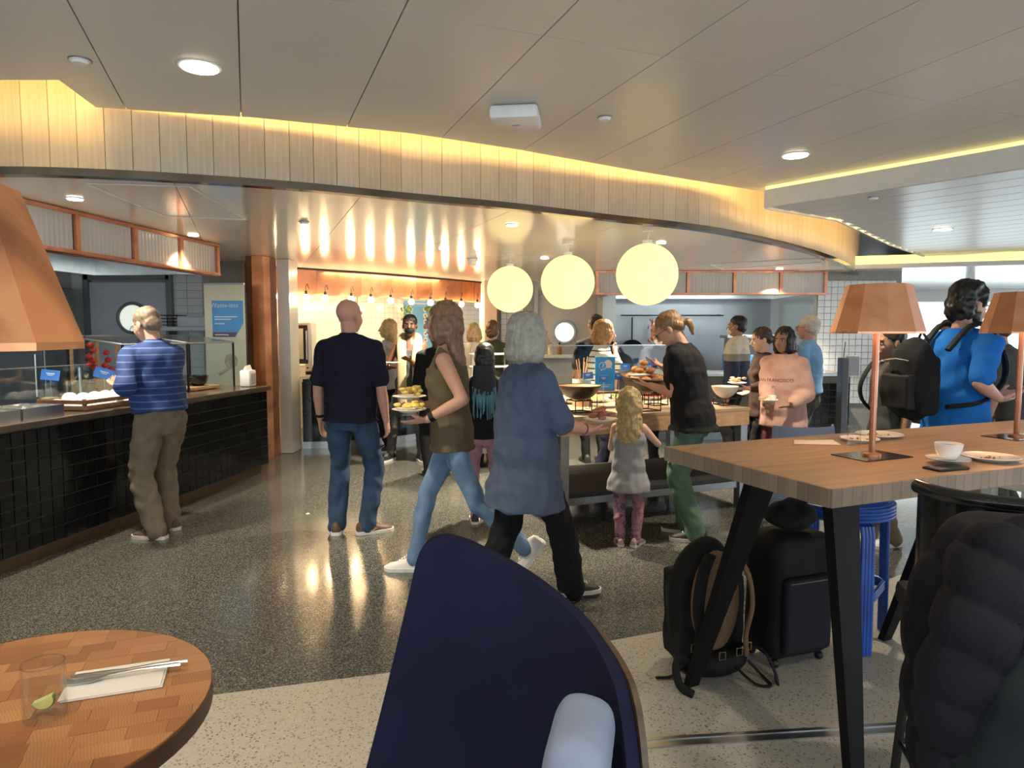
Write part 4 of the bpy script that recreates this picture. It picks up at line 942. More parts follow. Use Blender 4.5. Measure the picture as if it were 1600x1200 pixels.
o = MB().add([(-.1, -.06, .001), (.1, -.05, .002), (.09, .06, .008), (-.08, .05, .003), (0, 0, .012)], [(0, 1, 4), (1, 2, 4), (2, 3, 4), (3, 0, 4)]).build('paper_napkin', white_paint); o.location = onh(1273, 692); o.rotation_euler = (0, 0, R(-12)); tag(o, 'crumpled white paper napkin near the left end of the high table', 'napkin')

# ================================================================== ROUND TABLE, BOTTOM LEFT
RT = Vector((-1.075, 1.40, .75)); RR = .405
blockm, N_, L_, b_ = _new('end_grain_block')
tc = N_.new('ShaderNodeTexCoord'); oi = N_.new('ShaderNodeObjectInfo'); va = N_.new('ShaderNodeVectorMath'); va.operation = 'ADD'
sc_ = N_.new('ShaderNodeMath'); sc_.operation = 'MULTIPLY'; sc_.inputs[1].default_value = .9; L_.new(oi.outputs['Random'], sc_.inputs[0]); L_.new(tc.outputs['Object'], va.inputs[0]); L_.new(sc_.outputs[0], va.inputs[1])
wv = N_.new('ShaderNodeTexWave'); wv.wave_type = 'RINGS'; wv.rings_direction = 'Z'; wv.inputs['Scale'].default_value = 55; wv.inputs['Distortion'].default_value = 3.5; wv.inputs['Detail'].default_value = 2
L_.new(va.outputs[0], wv.inputs['Vector'])
r1 = N_.new('ShaderNodeValToRGB'); r1.color_ramp.elements[0].color = (.30, .12, .042, 1); r1.color_ramp.elements[1].color = (.50, .235, .095, 1); L_.new(oi.outputs['Random'], r1.inputs['Fac'])
mx = N_.new('ShaderNodeMixRGB'); mx.blend_type = 'MULTIPLY'; mx.inputs[0].default_value = .22; L_.new(r1.outputs[0], mx.inputs[1]); L_.new(wv.outputs['Color'], mx.inputs[2]); L_.new(mx.outputs[0], b_.inputs['Base Color']); b_.inputs['Roughness'].default_value = .36
t = thing('round_table', 'round butcher-block cafe table in the bottom left corner', 'table', (RT.x, RT.y, 0))
MB().lathe([(RR-.01, .70), (RR, .705), (RR, .744), (RR-.004, .747)], 64).build('top_core', plain('dark_table_edge', (.085, .045, .025), .4, var=.2), t, True)
def clip_circle(poly, r, n=64):
    for k in range(n):
        a0 = 2*PI*k/n; nx, ny = math.cos(a0), math.sin(a0); out = []
        for i in range(len(poly)):
            p, q = poly[i], poly[(i+1) % len(poly)]; dp = p[0]*nx+p[1]*ny-r; dq = q[0]*nx+q[1]*ny-r
            if dp <= 0: out.append(p)
            if (dp < 0 < dq) or (dq < 0 < dp):
                f = dp/(dp-dq); out.append((p[0]+(q[0]-p[0])*f, p[1]+(q[1]-p[1])*f))
        poly = out
        if len(poly) < 3: return []
    return poly
random.seed(11); rot = R(20)
for j in range(-9, 9):
    x = -.6-random.uniform(0, .06)
    while x < .5:
        w = random.uniform(.065, .105); y0_ = j*.05; poly = [(x, y0_), (x+w-.0006, y0_), (x+w-.0006, y0_+.0494), (x, y0_+.0494)]; x += w
        poly = clip_circle([(p[0]*math.cos(rot)-p[1]*math.sin(rot), p[0]*math.sin(rot)+p[1]*math.cos(rot)) for p in poly], RR-.002)
        if poly: MB().prism(poly, .7465, .75+random.uniform(-.0003, .0003)).build('block', blockm, t)
MB().lathe([(.035, .03), (.035, .70)], 20).build('pedestal', black_metal, t, True); MB().lathe([(.24, 0), (.24, .015), (.05, .035)], 32).build('base', black_metal, t, True)
def onr(px, py): return at_z(px, py, .7512)
gt = tumbler('clear tumbler holding a lime wedge on the round table', onr(71, 1121), .040, .118)
p = onr(71, 1121); t = thing('lime_wedge', 'lime wedge lying in the bottom of the tumbler', 'lime', (p.x, p.y, p.z+.036), R(15)); t.scale = (.8,)*3; t.rotation_euler = (R(10), R(-22), R(10))
hw = [( .026*math.cos(PI+PI*k/14), .026*math.sin(PI+PI*k/14)) for k in range(15)]
m = MB(); m.prism(hw, -.008, .008, TM((0, 0, .008), 0, PI/2)); m.build('flesh', plain('lime_flesh', (.58, .62, .22), .35, var=.1, scale=60), t)
m = MB(); m.tube([(x*1.06, 0, y*1.06+.008) for x, y in hw], .0085, 8, flat=.35, up=(0, 0, 1)); m.build('rind', plain('lime_rind', (.10, .20, .02), .35), t)
n0 = onr(185, 1063); t = thing('paper_napkin', 'folded white napkin under the cutlery on the round table', 'napkin', n0, R(20))
MB().box((0, 0, .002), (.20, .14, .004), bev=.001).build('folded_layer', white_paint, t); MB().box((-.004, -.03, .0055), (.20, .08, .003), bev=.001).build('folded_layer', white_paint, t)
k0 = onr(190, 1063)
t = thing('fork', 'steel fork lying across the folded napkin', 'fork', (k0.x-.005, k0.y-.003, k0.z+.013), R(19)); t.scale = (1.12,)*3
m = MB(); m.tube([(-.02, 0, .004), (.04, 0, .008), (.115, .004, .004)], [.005, .0045, .0075], 8, flat=.5, up=(0, 0, 1)); m.build('handle', steel, t, True)
m = MB(); m.tube([(-.02, 0, .004), (-.045, 0, -.001), (-.062, 0, -.001)], [.004, .010, .011], 10, flat=.25, up=(0, 0, 1)); m.build('head', steel, t, True)
for k in range(4): MB().tube([(-.058, -.0085+.0057*k, -.001), (-.08, -.0085+.0057*k, -.001), (-.10, -.0085+.0057*k, .005)], .0018, 6).build('tine', steel, t)
t = thing('knife', 'steel table knife lying beside the fork on the napkin', 'knife', (k0.x-.002, k0.y+.028, k0.z+.013), R(19)); t.scale = (1.12,)*3
MB().tube([(.0, 0, .0), (.06, 0, .002), (.115, 0, .0)], [.004, .005, .006], 8, flat=.5, up=(0, 0, 1)).build('handle', steel, t, True); MB().tube([(.0, 0, 0), (-.04, 0, .0), (-.095, 0, 0), (-.105, .004, 0)], [.005, .009, .009, .003], 8, flat=.15, up=(0, 0, 1)).build('blade', steel, t, True)

# ================================================================== NAVY LOUNGE CHAIR IN FRONT
navy = plain('navy_wool', (.011, .0125, .038), .92, var=.12, scale=5, bump=.25, bscale=700, spec=.15)
paleblue = plain('pale_blue_wool', (.21, .26, .39), .9, var=.06, scale=8, bump=.2, bscale=500, spec=.2)
rim = [(568, 1215), (600, 1090), (635, 945), (652, 872), (668, 846), (690, 838), (715, 843), (740, 853), (800, 885), (850, 920), (900, 965), (935, 1015), (958, 1066), (968, 1110), (975, 1160), (980, 1215)]
def lin(tab, x):
    if x <= tab[0][0]: return tab[0][1]
    for (a, b), (c, d_) in zip(tab, tab[1:]):
        if x <= c: return b+(d_-b)*(x-a)/(c-a)
    return tab[-1][1]
rim = [(p.x, p.y) for p in catmull([Vector((x, y, 0)) for x, y in rim], 5)]
depth = [(560, 1.66), (690, 1.64), (780, 1.59), (860, 1.50), (920, 1.40), (960, 1.29), (985, 1.18)]
depth = [(p.x, p.y) for p in catmull([Vector((x, y, 0)) for x, y in depth], 6)]
cols = [x for x, y in rim]
cols_old = [568, 575, 585, 600, 618, 635, 645, 652, 660, 668, 678, 690, 702, 715, 740, 770, 800, 825, 850, 875, 900, 918, 935, 947, 958, 968, 975, 980]
inner = []
for x in cols:
    Y = lin(depth, x); top_ = at_y(x, lin(rim, x), Y); bot = Vector((top_.x, top_.y, .38)); top_.z = max(top_.z, .40)
    inner.append([bot.lerp(top_, k/12) for k in range(13)])
def offs(grid, d_):
    out = []
    for i, c in enumerate(grid):
        a = grid[max(0, i-1)][0]; b = grid[min(len(grid)-1, i+1)][0]; tv = Vector((b.x-a.x, b.y-a.y, 0)).normalized(); n = Vector((-tv.y, tv.x, 0)); out.append([p+n*d_ for p in c])
    return out
def sheet(g0, g1):
    m = MB(); nc, nr = len(g0), len(g0[0]); vs = [p for c in g0 for p in c]+[p for c in g1 for p in c]; o_ = nc*nr; fs = []
    for i in range(nc-1):
        for j in range(nr-1):
            a = i*nr+j; fs.append((a, a+1, a+nr+1, a+nr)); fs.append((o_+a, o_+a+nr, o_+a+nr+1, o_+a+1))
    for i in range(nc-1):
        for j in (0, nr-1): a = i*nr+j; fs.append((a, a+nr, o_+a+nr, o_+a))
    for j in range(nr-1):
        for i in (0, nc-1): a = i*nr+j; fs.append((a, o_+a, o_+a+1, a+1))
    return m.add(vs, fs)
t = thing('lounge_chair', 'navy lounge chair with high wing back and wooden shell in the foreground', 'chair', (.1, 1.3, 0))
def loc_(g): return [[p-Vector((.1, 1.3, 0)) for p in c] for c in g]
o = sheet(loc_(inner), loc_(offs(inner, .026))).build('backrest', navy, t, True)
bv = o.modifiers.new('round', 'BEVEL'); bv.width = .011; bv.segments = 3; bv.limit_method = 'ANGLE'; bv.angle_limit = R(50)
shell = [[p+Vector((0, 0, -.055+.072*min(1, k/38))) for p in c] for k, c in enumerate(inner[28:])]
sheet(loc_(offs(shell, .029)), loc_(offs(shell, .041))).build('wooden_shell', wood('dark_shell_veneer', (.05, .032, .02), (.10, .062, .036), (6, 6, 30), .4), t, True)
q = at_y(922, 1122, 1.14)-Vector((.1, 1.3, 0)); APAD = (t, TM(q, R(-12), 0, R(9)))
MB().box((-.12, .05, .36), (.62, .55, .12), bev=.04).build('seat', navy, t, True); MB().lathe([(.03, .03), (.03, .31)], 16).build('pedestal', black_metal, t, True); MB().lathe([(.30, 0), (.30, .015), (.04, .035)], 32).build('base', black_metal, t, True)

# pale blue chair behind the high table
cx = at_y(1253, 668, 4.55)
t = thing('blue_shell_chair', 'pale blue upholstered chair behind the left end of the high table', 'chair', (cx.x, 4.6, 0), R(10))
m = MB(); rs = []
for k in range(13):
    a = PI*(1.08+.84*k/12); rs.append([(.235*math.cos(a)*s, -.20*math.sin(a)*s*-1, z) for s, z in ((1, .46), (1, .80), (.985, .915), (.95, .94), (.90, .915), (.87, .80), (.86, .46))])
m.rings(rs); m.build('backrest', paleblue, t, True); MB().box((0, 0, .43), (.44, .42, .09), bev=.03).build('seat', paleblue, t, True)
for a, b in ((-1, -1), (1, -1), (1, 1), (-1, 1)): MB().tube([(a*.16, b*.15, .40), (a*.22, b*.21, 0)], [.018, .012], 8).build('leg', black_metal, t)

# ================================================================== BLUE STOOL
blue_rope = plain('blue_cord', (.018, .09, .42), .35, var=.2, scale=10)
sx, sy = 1.67, 3.45
t = thing('bar_stool', 'cobalt blue cord-wrapped bar stool beneath the high table', 'stool', (sx, sy, 0), R(12))
for k in range(4): MB().tube([(.245*math.cos(a*PI/20), .245*math.sin(a*PI/20), .655+.017*k) for a in range(40)], .0095, 8, closed=True).build('seat_ring', blue_rope, t, True)
for k in range(9): MB().tube([((.23-.024*k)*math.cos(a*PI/16), (.23-.024*k)*math.sin(a*PI/16), .715+.003*(k % 2)-.0012*k) for a in range(32)], .0125, 6, closed=True).build('seat_coil', blue_rope, t, True)
for q_ in range(4):
    a = R(45+90*q_-52); m = MB(); rd = Vector((math.cos(a), math.sin(a), 0)); tv = Vector((-rd.y, rd.x, 0))
    for k in range(4):
        o_ = tv*(.017*(k-1.5)); m.tube([rd*.10+o_+Vector((0, 0, .64)), rd*.20+o_+Vector((0, 0, .64)), rd*.235+o_+Vector((0, 0, .625)), rd*.247+o_+Vector((0, 0, .58)), rd*.252+o_+Vector((0, 0, .3)), rd*.255+o_+Vector((0, 0, 0.004))], .0098, 8)
    m.build('leg', blue_rope, t, True)
for k in range(3):
    pts = []
    for q_ in range(4):
        a = R(45+90*q_-52)
        for dd_ in (-6, 6): pts.append((.238*math.cos(a+R(dd_)), .238*math.sin(a+R(dd_)), .245+.017*k))
    MB().tube(pts, .0095, 8, closed=True).build('foot_rail', blue_rope, t, True)
# ================================================================== PEOPLE
def remesh(name, m, mat, parent, voxel, smooth=4, fold=None, grooves=None, quilt=None):
    """union of closed shapes -> one continuous surface"""
    me = bpy.data.meshes.new('tmp'); me.from_pydata(m.v, [], m.f); me.update()
    ob = bpy.data.objects.new('tmp', me); COL.objects.link(ob)
    rm = ob.modifiers.new('r', 'REMESH'); rm.mode = 'VOXEL'; rm.voxel_size = voxel; rm.use_smooth_shade = True
    sm_ = ob.modifiers.new('s', 'SMOOTH'); sm_.factor = .5; sm_.iterations = smooth
    bpy.context.view_layer.update()
    out = bpy.data.meshes.new_from_object(ob.evaluated_get(bpy.context.evaluated_depsgraph_get()))
    bpy.data.objects.remove(ob); bpy.data.meshes.remove(me)
    n = len(out.vertices); co = np.empty(n*3, 'f'); out.vertices.foreach_get('co', co); co = co.reshape(-1, 3)
    if fold or grooves or quilt:
        no = np.empty(n*3, 'f'); out.vertex_normals.foreach_get('vector', no); no = no.reshape(-1, 3)
        rg = np.random.RandomState(n % 9973); d_ = np.zeros(n)
        if fold:
            amp, fr = fold
            for k in range(6):
                v = rg.normal(size=3)*np.array([1, 1, .65]); v /= np.linalg.norm(v); w = rg.normal(size=3)
                d_ += amp/2.4*np.sin(fr*rg.uniform(.6, 1.6)*(co@v)+2.2*np.sin(fr*.35*(co@w)+rg.uniform(0, 6))+rg.uniform(0, 6))
        if quilt: d_ += quilt[0]*(np.abs(np.sin(quilt[1]*(co[:, 2]+.25*co[:, 0]+.02*np.sin(14*co[:, 0]))))**.5-.6)
        if grooves:
            amp, fr = grooves; c = co.mean(0); an = np.arctan2(co[:, 1]-c[1], co[:, 0]-c[0])
            for k in range(3): d_ += amp/1.7*np.sin(an*fr*(1+.37*k)+2.5*np.sin(co[:, 2]*(9+4*k)+k)+k*2)
        co = co+no*d_[:, None]; out.vertices.foreach_set('co', co.astype('f').ravel())
    out.name = name; out.materials.clear(); out.polygons.foreach_set('use_smooth', [True]*len(out.polygons)); out.update()
    return obj(name, out, mat, parent)
def loft(m, secs, n=18):
    m.rings([[c+X*(rx*math.cos(2*PI*k/n))+Y*(ry*math.sin(2*PI*k/n)) for k in range(n)] for c, rx, ry, X, Y in secs])
def limb(m, pts, rad, n=12):
    pts = [Vector(p) for p in pts]
    for p, r_ in zip(pts, rad): m.ball(p, r_, n, 8)
    for a, b, ra, rb in zip(pts, pts[1:], rad, rad[1:]):
        if (b-a).length > 1e-4: m.tube([a, b], [ra, rb], n)
def two_bone(a, t_, l1, l2, hint):
    d_ = t_-a; L = min(max(d_.length, abs(l1-l2)+.02), l1+l2-.006); u = d_.normalized(); x = (l1*l1-l2*l2+L*L)/(2*L); h = math.sqrt(max(l1*l1-x*x, 0))
    hp = Vector(hint)-u*u.dot(Vector(hint)); hp.normalize(); return a+u*x+hp*h, a+u*L
def hand(m, W, dirv, n, th, curl=.6, sp=1.0):
    d_ = dirv.normalized(); n = (n-d_*n.dot(d_)).normalized(); s = d_.cross(n)
    if s.dot(th) < 0: s = -s
    loft(m, [(W-d_*.01, .026, .02, s, n), (W+d_*.03, .036, .017, s, n), (W+d_*.07, .042, .0145, s, n), (W+d_*.093, .039, .012, s, n)], 12)
    for off, L in ((.030, .070), (.0105, .080), (-.0105, .075), (-.030, .058)):
        p = W+d_*.088+s*off; pts = [p]; ang = .04+.27*curl; dv = (d_+s*off*2.2*sp).normalized()
        for f in (.45, .32, .23):
            q = pts[-1]+(dv*math.cos(ang)+n*math.sin(ang))*L*f; pts.append(q); ang += curl*.75
        limb(m, pts, [.0095, .009, .0082, .007], 8)
    b = W+d_*.022+s*.028; dv = (d_*.75+s*.6+n*.35).normalized(); dw = (d_*.9+s*.2+n*.4).normalized()
    limb(m, [b, b+dv*.036, b+dv*.036+dw*.030], [.014, .0115, .0092], 8)
def skin(name, c): return plain(name, c, .5, var=.06, scale=9, spec=.4)
SK_FAIR = skin('skin_fair', (.50, .29, .21)); SK_PINK = skin('skin_rosy', (.58, .31, .23)); SK_TAN = skin('skin_tan', (.36, .19, .115)); SK_DARK = skin('skin_deep', (.13, .06, .036)); SK_PALE = skin('skin_pale', (.62, .40, .30))
lipm = plain('lips', (.36, .12, .10), .45); eyew = plain('eye_white', (.7, .68, .65), .3); eyed = plain('eye_dark', (.03, .02, .015), .2)
def cloth(name, c, rough=.85, var=.12, scale=16): return plain(name, c, rough, var=var, scale=scale, bump=.15, bscale=260, spec=.2)
def shoe(parent, ank, yaw, pitch, mu, ms, s=1.0, accent=None):
    """one shoe: upper and sole, heel under the ankle"""
    M = Matrix.Translation((ank.x, ank.y, 0)) @ Matrix.Rotation(yaw, 4, 'Z')
    if pitch or ank.z > .1: M = Matrix.Translation((ank.x, ank.y, ank.z)) @ Matrix.Rotation(yaw, 4, 'Z') @ Matrix.Rotation(pitch, 4, 'X') @ Matrix.Translation((0, 0, -.085))
    prof = [(-.085, .020, .070), (-.075, .034, .088), (-.04, .038, .105), (.02, .040, .098), (.07, .045, .075), (.12, .049, .058), (.165, .044, .048), (.19, .026, .034), (.197, .010, .026)]
    m = MB(); m.rings([[(w*math.cos(PI*k/8), y, .020+(h-.020)*math.sin(PI*k/8)**.8) for k in range(9)] for y, w, h in prof], M=M)
    o = m.build('shoe', mu, parent, True)
    m = MB(); m.rings([[(w*1.08*c_, y*1.03, z) for c_, z in ((-1, 0), (1, 0), (1.04, .026), (-1.04, .026))] for y, w, h in prof], M=M); m.build('sole', ms, o)
    m = MB()
    for k in range(4): m.tube([(-.022, .045+.018*k, .098-.011*k), (0, .05+.018*k, .106-.012*k), (.022, .045+.018*k, .098-.011*k)], .003, 5, M=M)
    m.build('laces', white_paint if accent is None else accent, o)
    if accent is not None:
        for sg in (-1, 1):
            m = MB(); m.tube([(sg*.040, -.02, .045), (sg*.0465, .03, .06), (sg*.0455, .06, .045), (sg*.046, .01, .028)], .006, 6, M=M); m.build('side_stripe', accent, o)
def person(label, x, y, h=1.72, yaw=0, lean=0, sw=.185, build=1.0, waist=1.0, female=False, hs=1.0, turn=0, nod=0, lh=None, rh=None, lf=(-.1, 0, 0), rf=(.1, 0, 0),
           skin_m=SK_FAIR, top=None, bottom=None, shoes=None, hair=('short', None), fine=True, face=False, hold=None, twist=0, group=None, hang=(0, 0), eh=(-1, -1), shoe_accent=None, beard=None, palm=(None, None), curl=.7):
    hs = hs*1.10; s = h/1.75; root = thing('person', label, 'person', (x, y, 0), R(yaw), group); root.scale = (s, s, s)
    IM_ = (Matrix.Translation((x, y, 0)) @ Matrix.Rotation(R(yaw), 4, 'Z') @ Matrix.Scale(s, 4)).inverted()
    HIP = Vector((0, 0, .92)); RL = Matrix.Rotation(-R(lean), 3, 'X') @ Matrix.Rotation(R(twist), 3, 'Z')
    up = lambda p: HIP+RL @ (Vector(p)-HIP) if p[2] > .92 else Vector(p)
    # lower hips when the feet are apart
    BX, BY = RL @ Vector((1, 0, 0)), RL @ Vector((0, 1, 0)); X1, Y1 = Vector((1, 0, 0)), Vector((0, 1, 0))
    w = build; wv_ = waist
    base = [(.80, .13*w, .095*w), (.88, .168*w, .118*w), (.96, .168*w, .120*w*wv_), (1.06, .150*w*wv_, .108*w*wv_), (1.16, .150*w*wv_, .110*w*wv_), (1.27, .165*w, .118*w), (1.36, (sw-.01)*w, .112*w), (1.42, (sw-.025)*w, .095*w), (1.465, (sw-.07)*w, .075), (1.50, .068, .062), (1.53, .055, .055)]
    if female: base = [(z, rx*(1.03 if z < 1.0 else .92 if z < 1.2 else .95), ry) for z, rx, ry in base]
    def tors(z0, z1, g, gz=0, hem=None):
        out = []
        for z, rx, ry in base:
            if z < z0-.001 or z > z1+.001: continue
            c = up((0, 0, z)); out.append((c, rx+g, ry+g, BX if z > .92 else X1, BY if z > .92 else Y1))
        return out
    vb = (.0064 if fine else .010)/s; vc = (.0094 if fine else .013)/s
    B = MB(); loft(B, [(c_, rx-(.024 if i_ < 4 else 0), ry-(.024 if i_ < 4 else 0), a_, b_) for i_, (c_, rx, ry, a_, b_) in enumerate(tors(.80, 1.53, -.012))])
    if female:
        for sg in (-1, 1): B.ball(up((sg*.07, .075*w, 1.275)), (.062*w, .05, .06), 12, 8)
    # neck and head
    nk = up((0, -.012, 1.47)); HR = RL @ Matrix.Rotation(R(turn), 3, 'Z') @ Matrix.Rotation(-R(nod)+R(lean)*.35, 3, 'X'); pv = up((0, -.01, 1.53)); hc = pv+HR @ Vector((0, .018, .108*hs))
    hp = lambda a, b, c: hc+HR @ (Vector((a, b, c))*hs)
    limb(B, [nk, pv, hp(0, -.02, -.05)], [.062, .054, .056])
    hb = lambda c, r_: B.ball(hp(*c), tuple(k*hs for k in r_), 16, 11, Rm=HR)
    hb((0, -.015, .030), (.074, .094, .083)); hb((0, .025, -.02), (.064, .066, .088)); hb((0, .042, -.075), (.042, .042, .034)); hb((0, .055, -.093), (.024, .024, .018))
    limb(B, [hp(0, .086, .010), hp(0, .104, -.028)], [.008*hs, .0135*hs], 8); limb(B, [hp(-.034, .072, .022), hp(.034, .072, .022)], [.013*hs, .013*hs], 8)
    for sg in (-1, 1):
        hb((sg*.075, -.008, -.012), (.010, .019, .031)); limb(B, [hp(sg*.034, .066, -.03), hp(sg*.03, .06, -.055)], [.020*hs, .018*hs], 8)
    limb(B, [hp(-.018, .084, -.060), hp(.018, .084, -.060)], [.008*hs, .008*hs], 8)
    # arms
    arms = []
    for sg, tgt, hg, ehs, pm in ((-1, lh, hang[0], eh[0], palm[0]), (1, rh, hang[1], eh[1], palm[1])):
        S = up((sg*(sw-.018)*min(1.06, w), 0, 1.405))
        if tgt is None: tg = up((sg*(sw+.05+.04*(w-1)), .03+hg, .86)); tg.z = max(.80, S.z-.545); tg = Vector((S.x+sg*.06, S.y+.02+hg, S.z-.54))
        else: tg = IM_ @ Vector(tgt)
        hint = Vector((sg*.45, -1, -.25)) if ehs == -1 else Vector(ehs)
        E, W = two_bone(S, tg, .295, .255, hint); arms.append((S, E, W)); dv = (W-E).normalized()
        limb(B, [S, S.lerp(E, .5), E, E.lerp(W, .35), W], [.054*w**.5, .046*w**.6, .038*w**.4, .040*w**.5, .026])
        if tgt is None: hand(B, W, Vector((dv.x*.6, dv.y+.08, dv.z)), Vector((-sg, .1, 0)), Vector((0, 1, 0)), .55)
        else:
            n = Vector(pm) if pm else Vector((-sg*.35, 0, 1)); hand(B, W, Vector((dv.x, dv.y, dv.z*.4)) if not pm else dv, n, Vector((sg*.4, .2, .4)) if pm else Vector((sg, .3, .3)), curl)
    # legs
    legs = []
    for sg, f in ((-1, lf), (1, rf)):
        H = Vector((sg*.088*w**.6, 0, .90)); A = Vector((f[0], f[1], .085+(f[3] if len(f) > 3 else 0)))
        K, A = two_bone(H, A, .43, .42, (sg*.08+math.sin(R(f[2]))*-.3, 1, 0)); legs.append((H, K, A, f))
    body = remesh('body', B, skin_m, root, vb, 3)
    if face:
        for sg in (-1, 1):
            e = MB(); e.ball(hp(sg*.031, .078, .0), (.0115*hs, .007*hs, .0052*hs), 10, 7, Rm=HR); e = e.build('eye', eyew, root, True); MB().ball(hp(sg*.031, .0855, .0), (.006*hs, .003*hs, .006*hs), 8, 6, Rm=HR).build('iris', eyed, e, True)
            MB().tube([hp(sg*.014, .087, .018), hp(sg*.032, .088, .023), hp(sg*.05, .078, .018)], .0038*hs, 6).build('eyebrow', hair[1] or eyed, root, True)
        m = MB(); limb(m, [hp(-.017, .0895, -.060), hp(0, .0935, -.059), hp(.017, .0895, -.060)], [.0045*hs, .006*hs, .0045*hs], 8); m.build('lips', lipm, root, True)
    # trousers
    if bottom:
        b_ = dict(loose=1.0, cuff=.052, end=0.0, knee=.064); b_.update(bottom); T = MB()
        loft(T, [(up((0, 0, 1.03)) if 1 else 0, .150*w*max(1, wv_*.95), .110*w*wv_, BX, BY), (Vector((0, 0, .94)), .163*w, .120*w, X1, Y1), (Vector((0, 0, .86)), .163*w, .118*w, X1, Y1), (Vector((0, 0, .79)), .13*w, .10*w, X1, Y1)])
        for H, K, A, f in legs:
            l = b_['loose']; E = A+(K-A)*b_['end']+Vector((0, 0, -.025 if not b_['end'] else 0))
            limb(T, [H, H.lerp(K, .4), K, K.lerp(E, .35), E], [.088*w*l**.4, .080*w*l**.6, b_['knee']*w**.7*l, b_['knee']*.98*w**.6*l, b_['cuff']*l])
        remesh('trousers', T, b_['mat'], root, vc, 3, (.006*b_.get('fold', 1), 42))
        if b_['end'] > .05:
            m = MB()
            for H, K, A, f in legs: limb(m, [K.lerp(A, .2), K.lerp(A, .55), A], [.05, .05, .036])
            remesh('lower_legs', m, skin_m, root, vb, 3)
    if shoes:
        for H, K, A, f in legs: shoe(root, A, R(f[2]), R(f[4]) if len(f) > 4 else 0, shoes[0], shoes[1], 1, shoe_accent)
    # top
    if top:
        tp = dict(kind='tee', hem=.90, g=.012, sl=.75, flare=0, fold=.005); tp.update(top); T = MB(); g = tp['g']
        hi = 1.40 if tp['kind'] == 'tank' else 1.515
        secs = tors(.88, hi, g) if tp['hem'] <= .9 else tors(tp['hem'], hi, g)
        if tp['hem'] < .88:
            fl_ = tp['flare']+.008; z = tp['hem']; secs = [(Vector((0, 0, z)), .172*w+g+fl_, .125*w+g+fl_, X1, Y1), (Vector((0, 0, (z+.88)/2)), .171*w+g+fl_*.7, .123*w+g+fl_*.7, X1, Y1)]+secs
        loft(T, secs)
        if female:
            for sg in (-1, 1): T.ball(up((sg*.07, .078*w, 1.27)), (.068*w+g*.4, .055+g*.4, .066), 12, 8)
        if tp['kind'] == 'tank':
            for sg in (-1, 1): limb(T, [up((sg*.10, .085*w, 1.36)), up((sg*.105, .02, 1.475)), up((sg*.10, -.085*w, 1.36))], [.024, .022, .024])
        else:
            for S, E, W in arms:
                f = tp['sl']; gg = g+.010
                if f <= 1: e = S.lerp(E, f); limb(T, [S, S.lerp(e, .6), e], [.054*w**.5+gg*.45, .050*w**.6+gg*.55, .047*w**.6+gg*.75]); limb(T, [up((S.x*.22, -.01, 1.475)), S], [.045, .054*w**.5+gg*.4])
                else: e = E.lerp(W, f-1); limb(T, [S, S.lerp(E, .5), E, E.lerp(e, .5), e], [.054*w**.5+gg*.5, .049*w**.6+gg*.7, .043*w**.5+gg*.9, .042*w**.5+gg*.8, .034+gg*.6]); limb(T, [up((S.x*.22, -.01, 1.475)), S], [.045, .054*w**.5+gg*.4])
        if tp['kind'] == 'polo':
            limb(T, [up((.055*math.cos(a), .052*math.sin(a)-.005, 1.51)) for a in [k*PI/6 for k in range(13)]], [.017]*13, 8)
        if tp['kind'] == 'hood':
            limb(T, [up((.085*math.cos(a), .075*math.sin(a)-.012, 1.485+.02*math.sin(a+PI))) for a in [k*PI/6 for k in range(13)]], [.036]*13, 10); T.ball(up((0, -.095, 1.43)), (.10, .05, .09), 12, 8)
        remesh(tp.get('name', 'shirt'), T, tp['mat'], root, vc, 3, (tp['fold'], 34))
    # hair
    st, hm = hair
    if st != 'bald' and hm is not None:
        Hm = MB(); q = lambda c, r_: Hm.ball(hp(*c), tuple(k*hs for k in r_), 16, 11, Rm=HR)
        q((0, -.022, .040), (.081, .097, .086))
        if st in ('short', 'thin', 'curly'): q((0, -.052, -.008), (.072, .060, .070))
        if st == 'curly': q((0, -.02, .055), (.094, .108, .090)); q((0, -.05, -.02), (.092, .075, .090))
        if st in ('bob', 'long', 'wavy'):
            q((0, -.034, -.03), (.097, .088, .125)); q((.055, .012, -.035), (.038, .052, .10)); q((-.055, .012, -.035), (.038, .052, .10))
        if st == 'bob': q((0, -.04, -.085), (.102, .085, .06)); q((.06, .0, -.075), (.036, .055, .06)); q((-.06, .0, -.075), (.036, .055, .06))
        if st in ('long', 'wavy'):
            loft(Hm, [(hp(0, -.045, -.02), .088*hs, .06*hs, HR @ X1, HR @ Y1), (hp(0, -.062, -.13), .095*hs, .052*hs, HR @ X1, HR @ Y1), (hp(0, -.075, -.24), .088*hs, .042*hs, HR @ X1, HR @ Y1), (hp(0, -.08, -.30), .06*hs, .028*hs, HR @ X1, HR @ Y1)])
        if st in ('pony', 'bun'): q((0, -.06, .0), (.07, .052, .065))
        if st == 'pony': limb(Hm, [hp(0, -.10, -.015), hp(0, -.135, -.03), hp(0, -.135, -.07), hp(0, -.115, -.12)], [.022, .027, .024, .012])
        if st == 'bun': q((0, -.115, -.02), (.036, .032, .036))
        if st == 'braids':
            q((0, -.05, -.02), (.085, .07, .10))
        ho = remesh('hair', Hm, hm, root, vb*1.15, 2, (.003, 70) if st not in ('curly', 'wavy') else (.007, 75), (.0035, 26) if st in ('bob', 'long', 'wavy', 'pony', 'bun') else None)
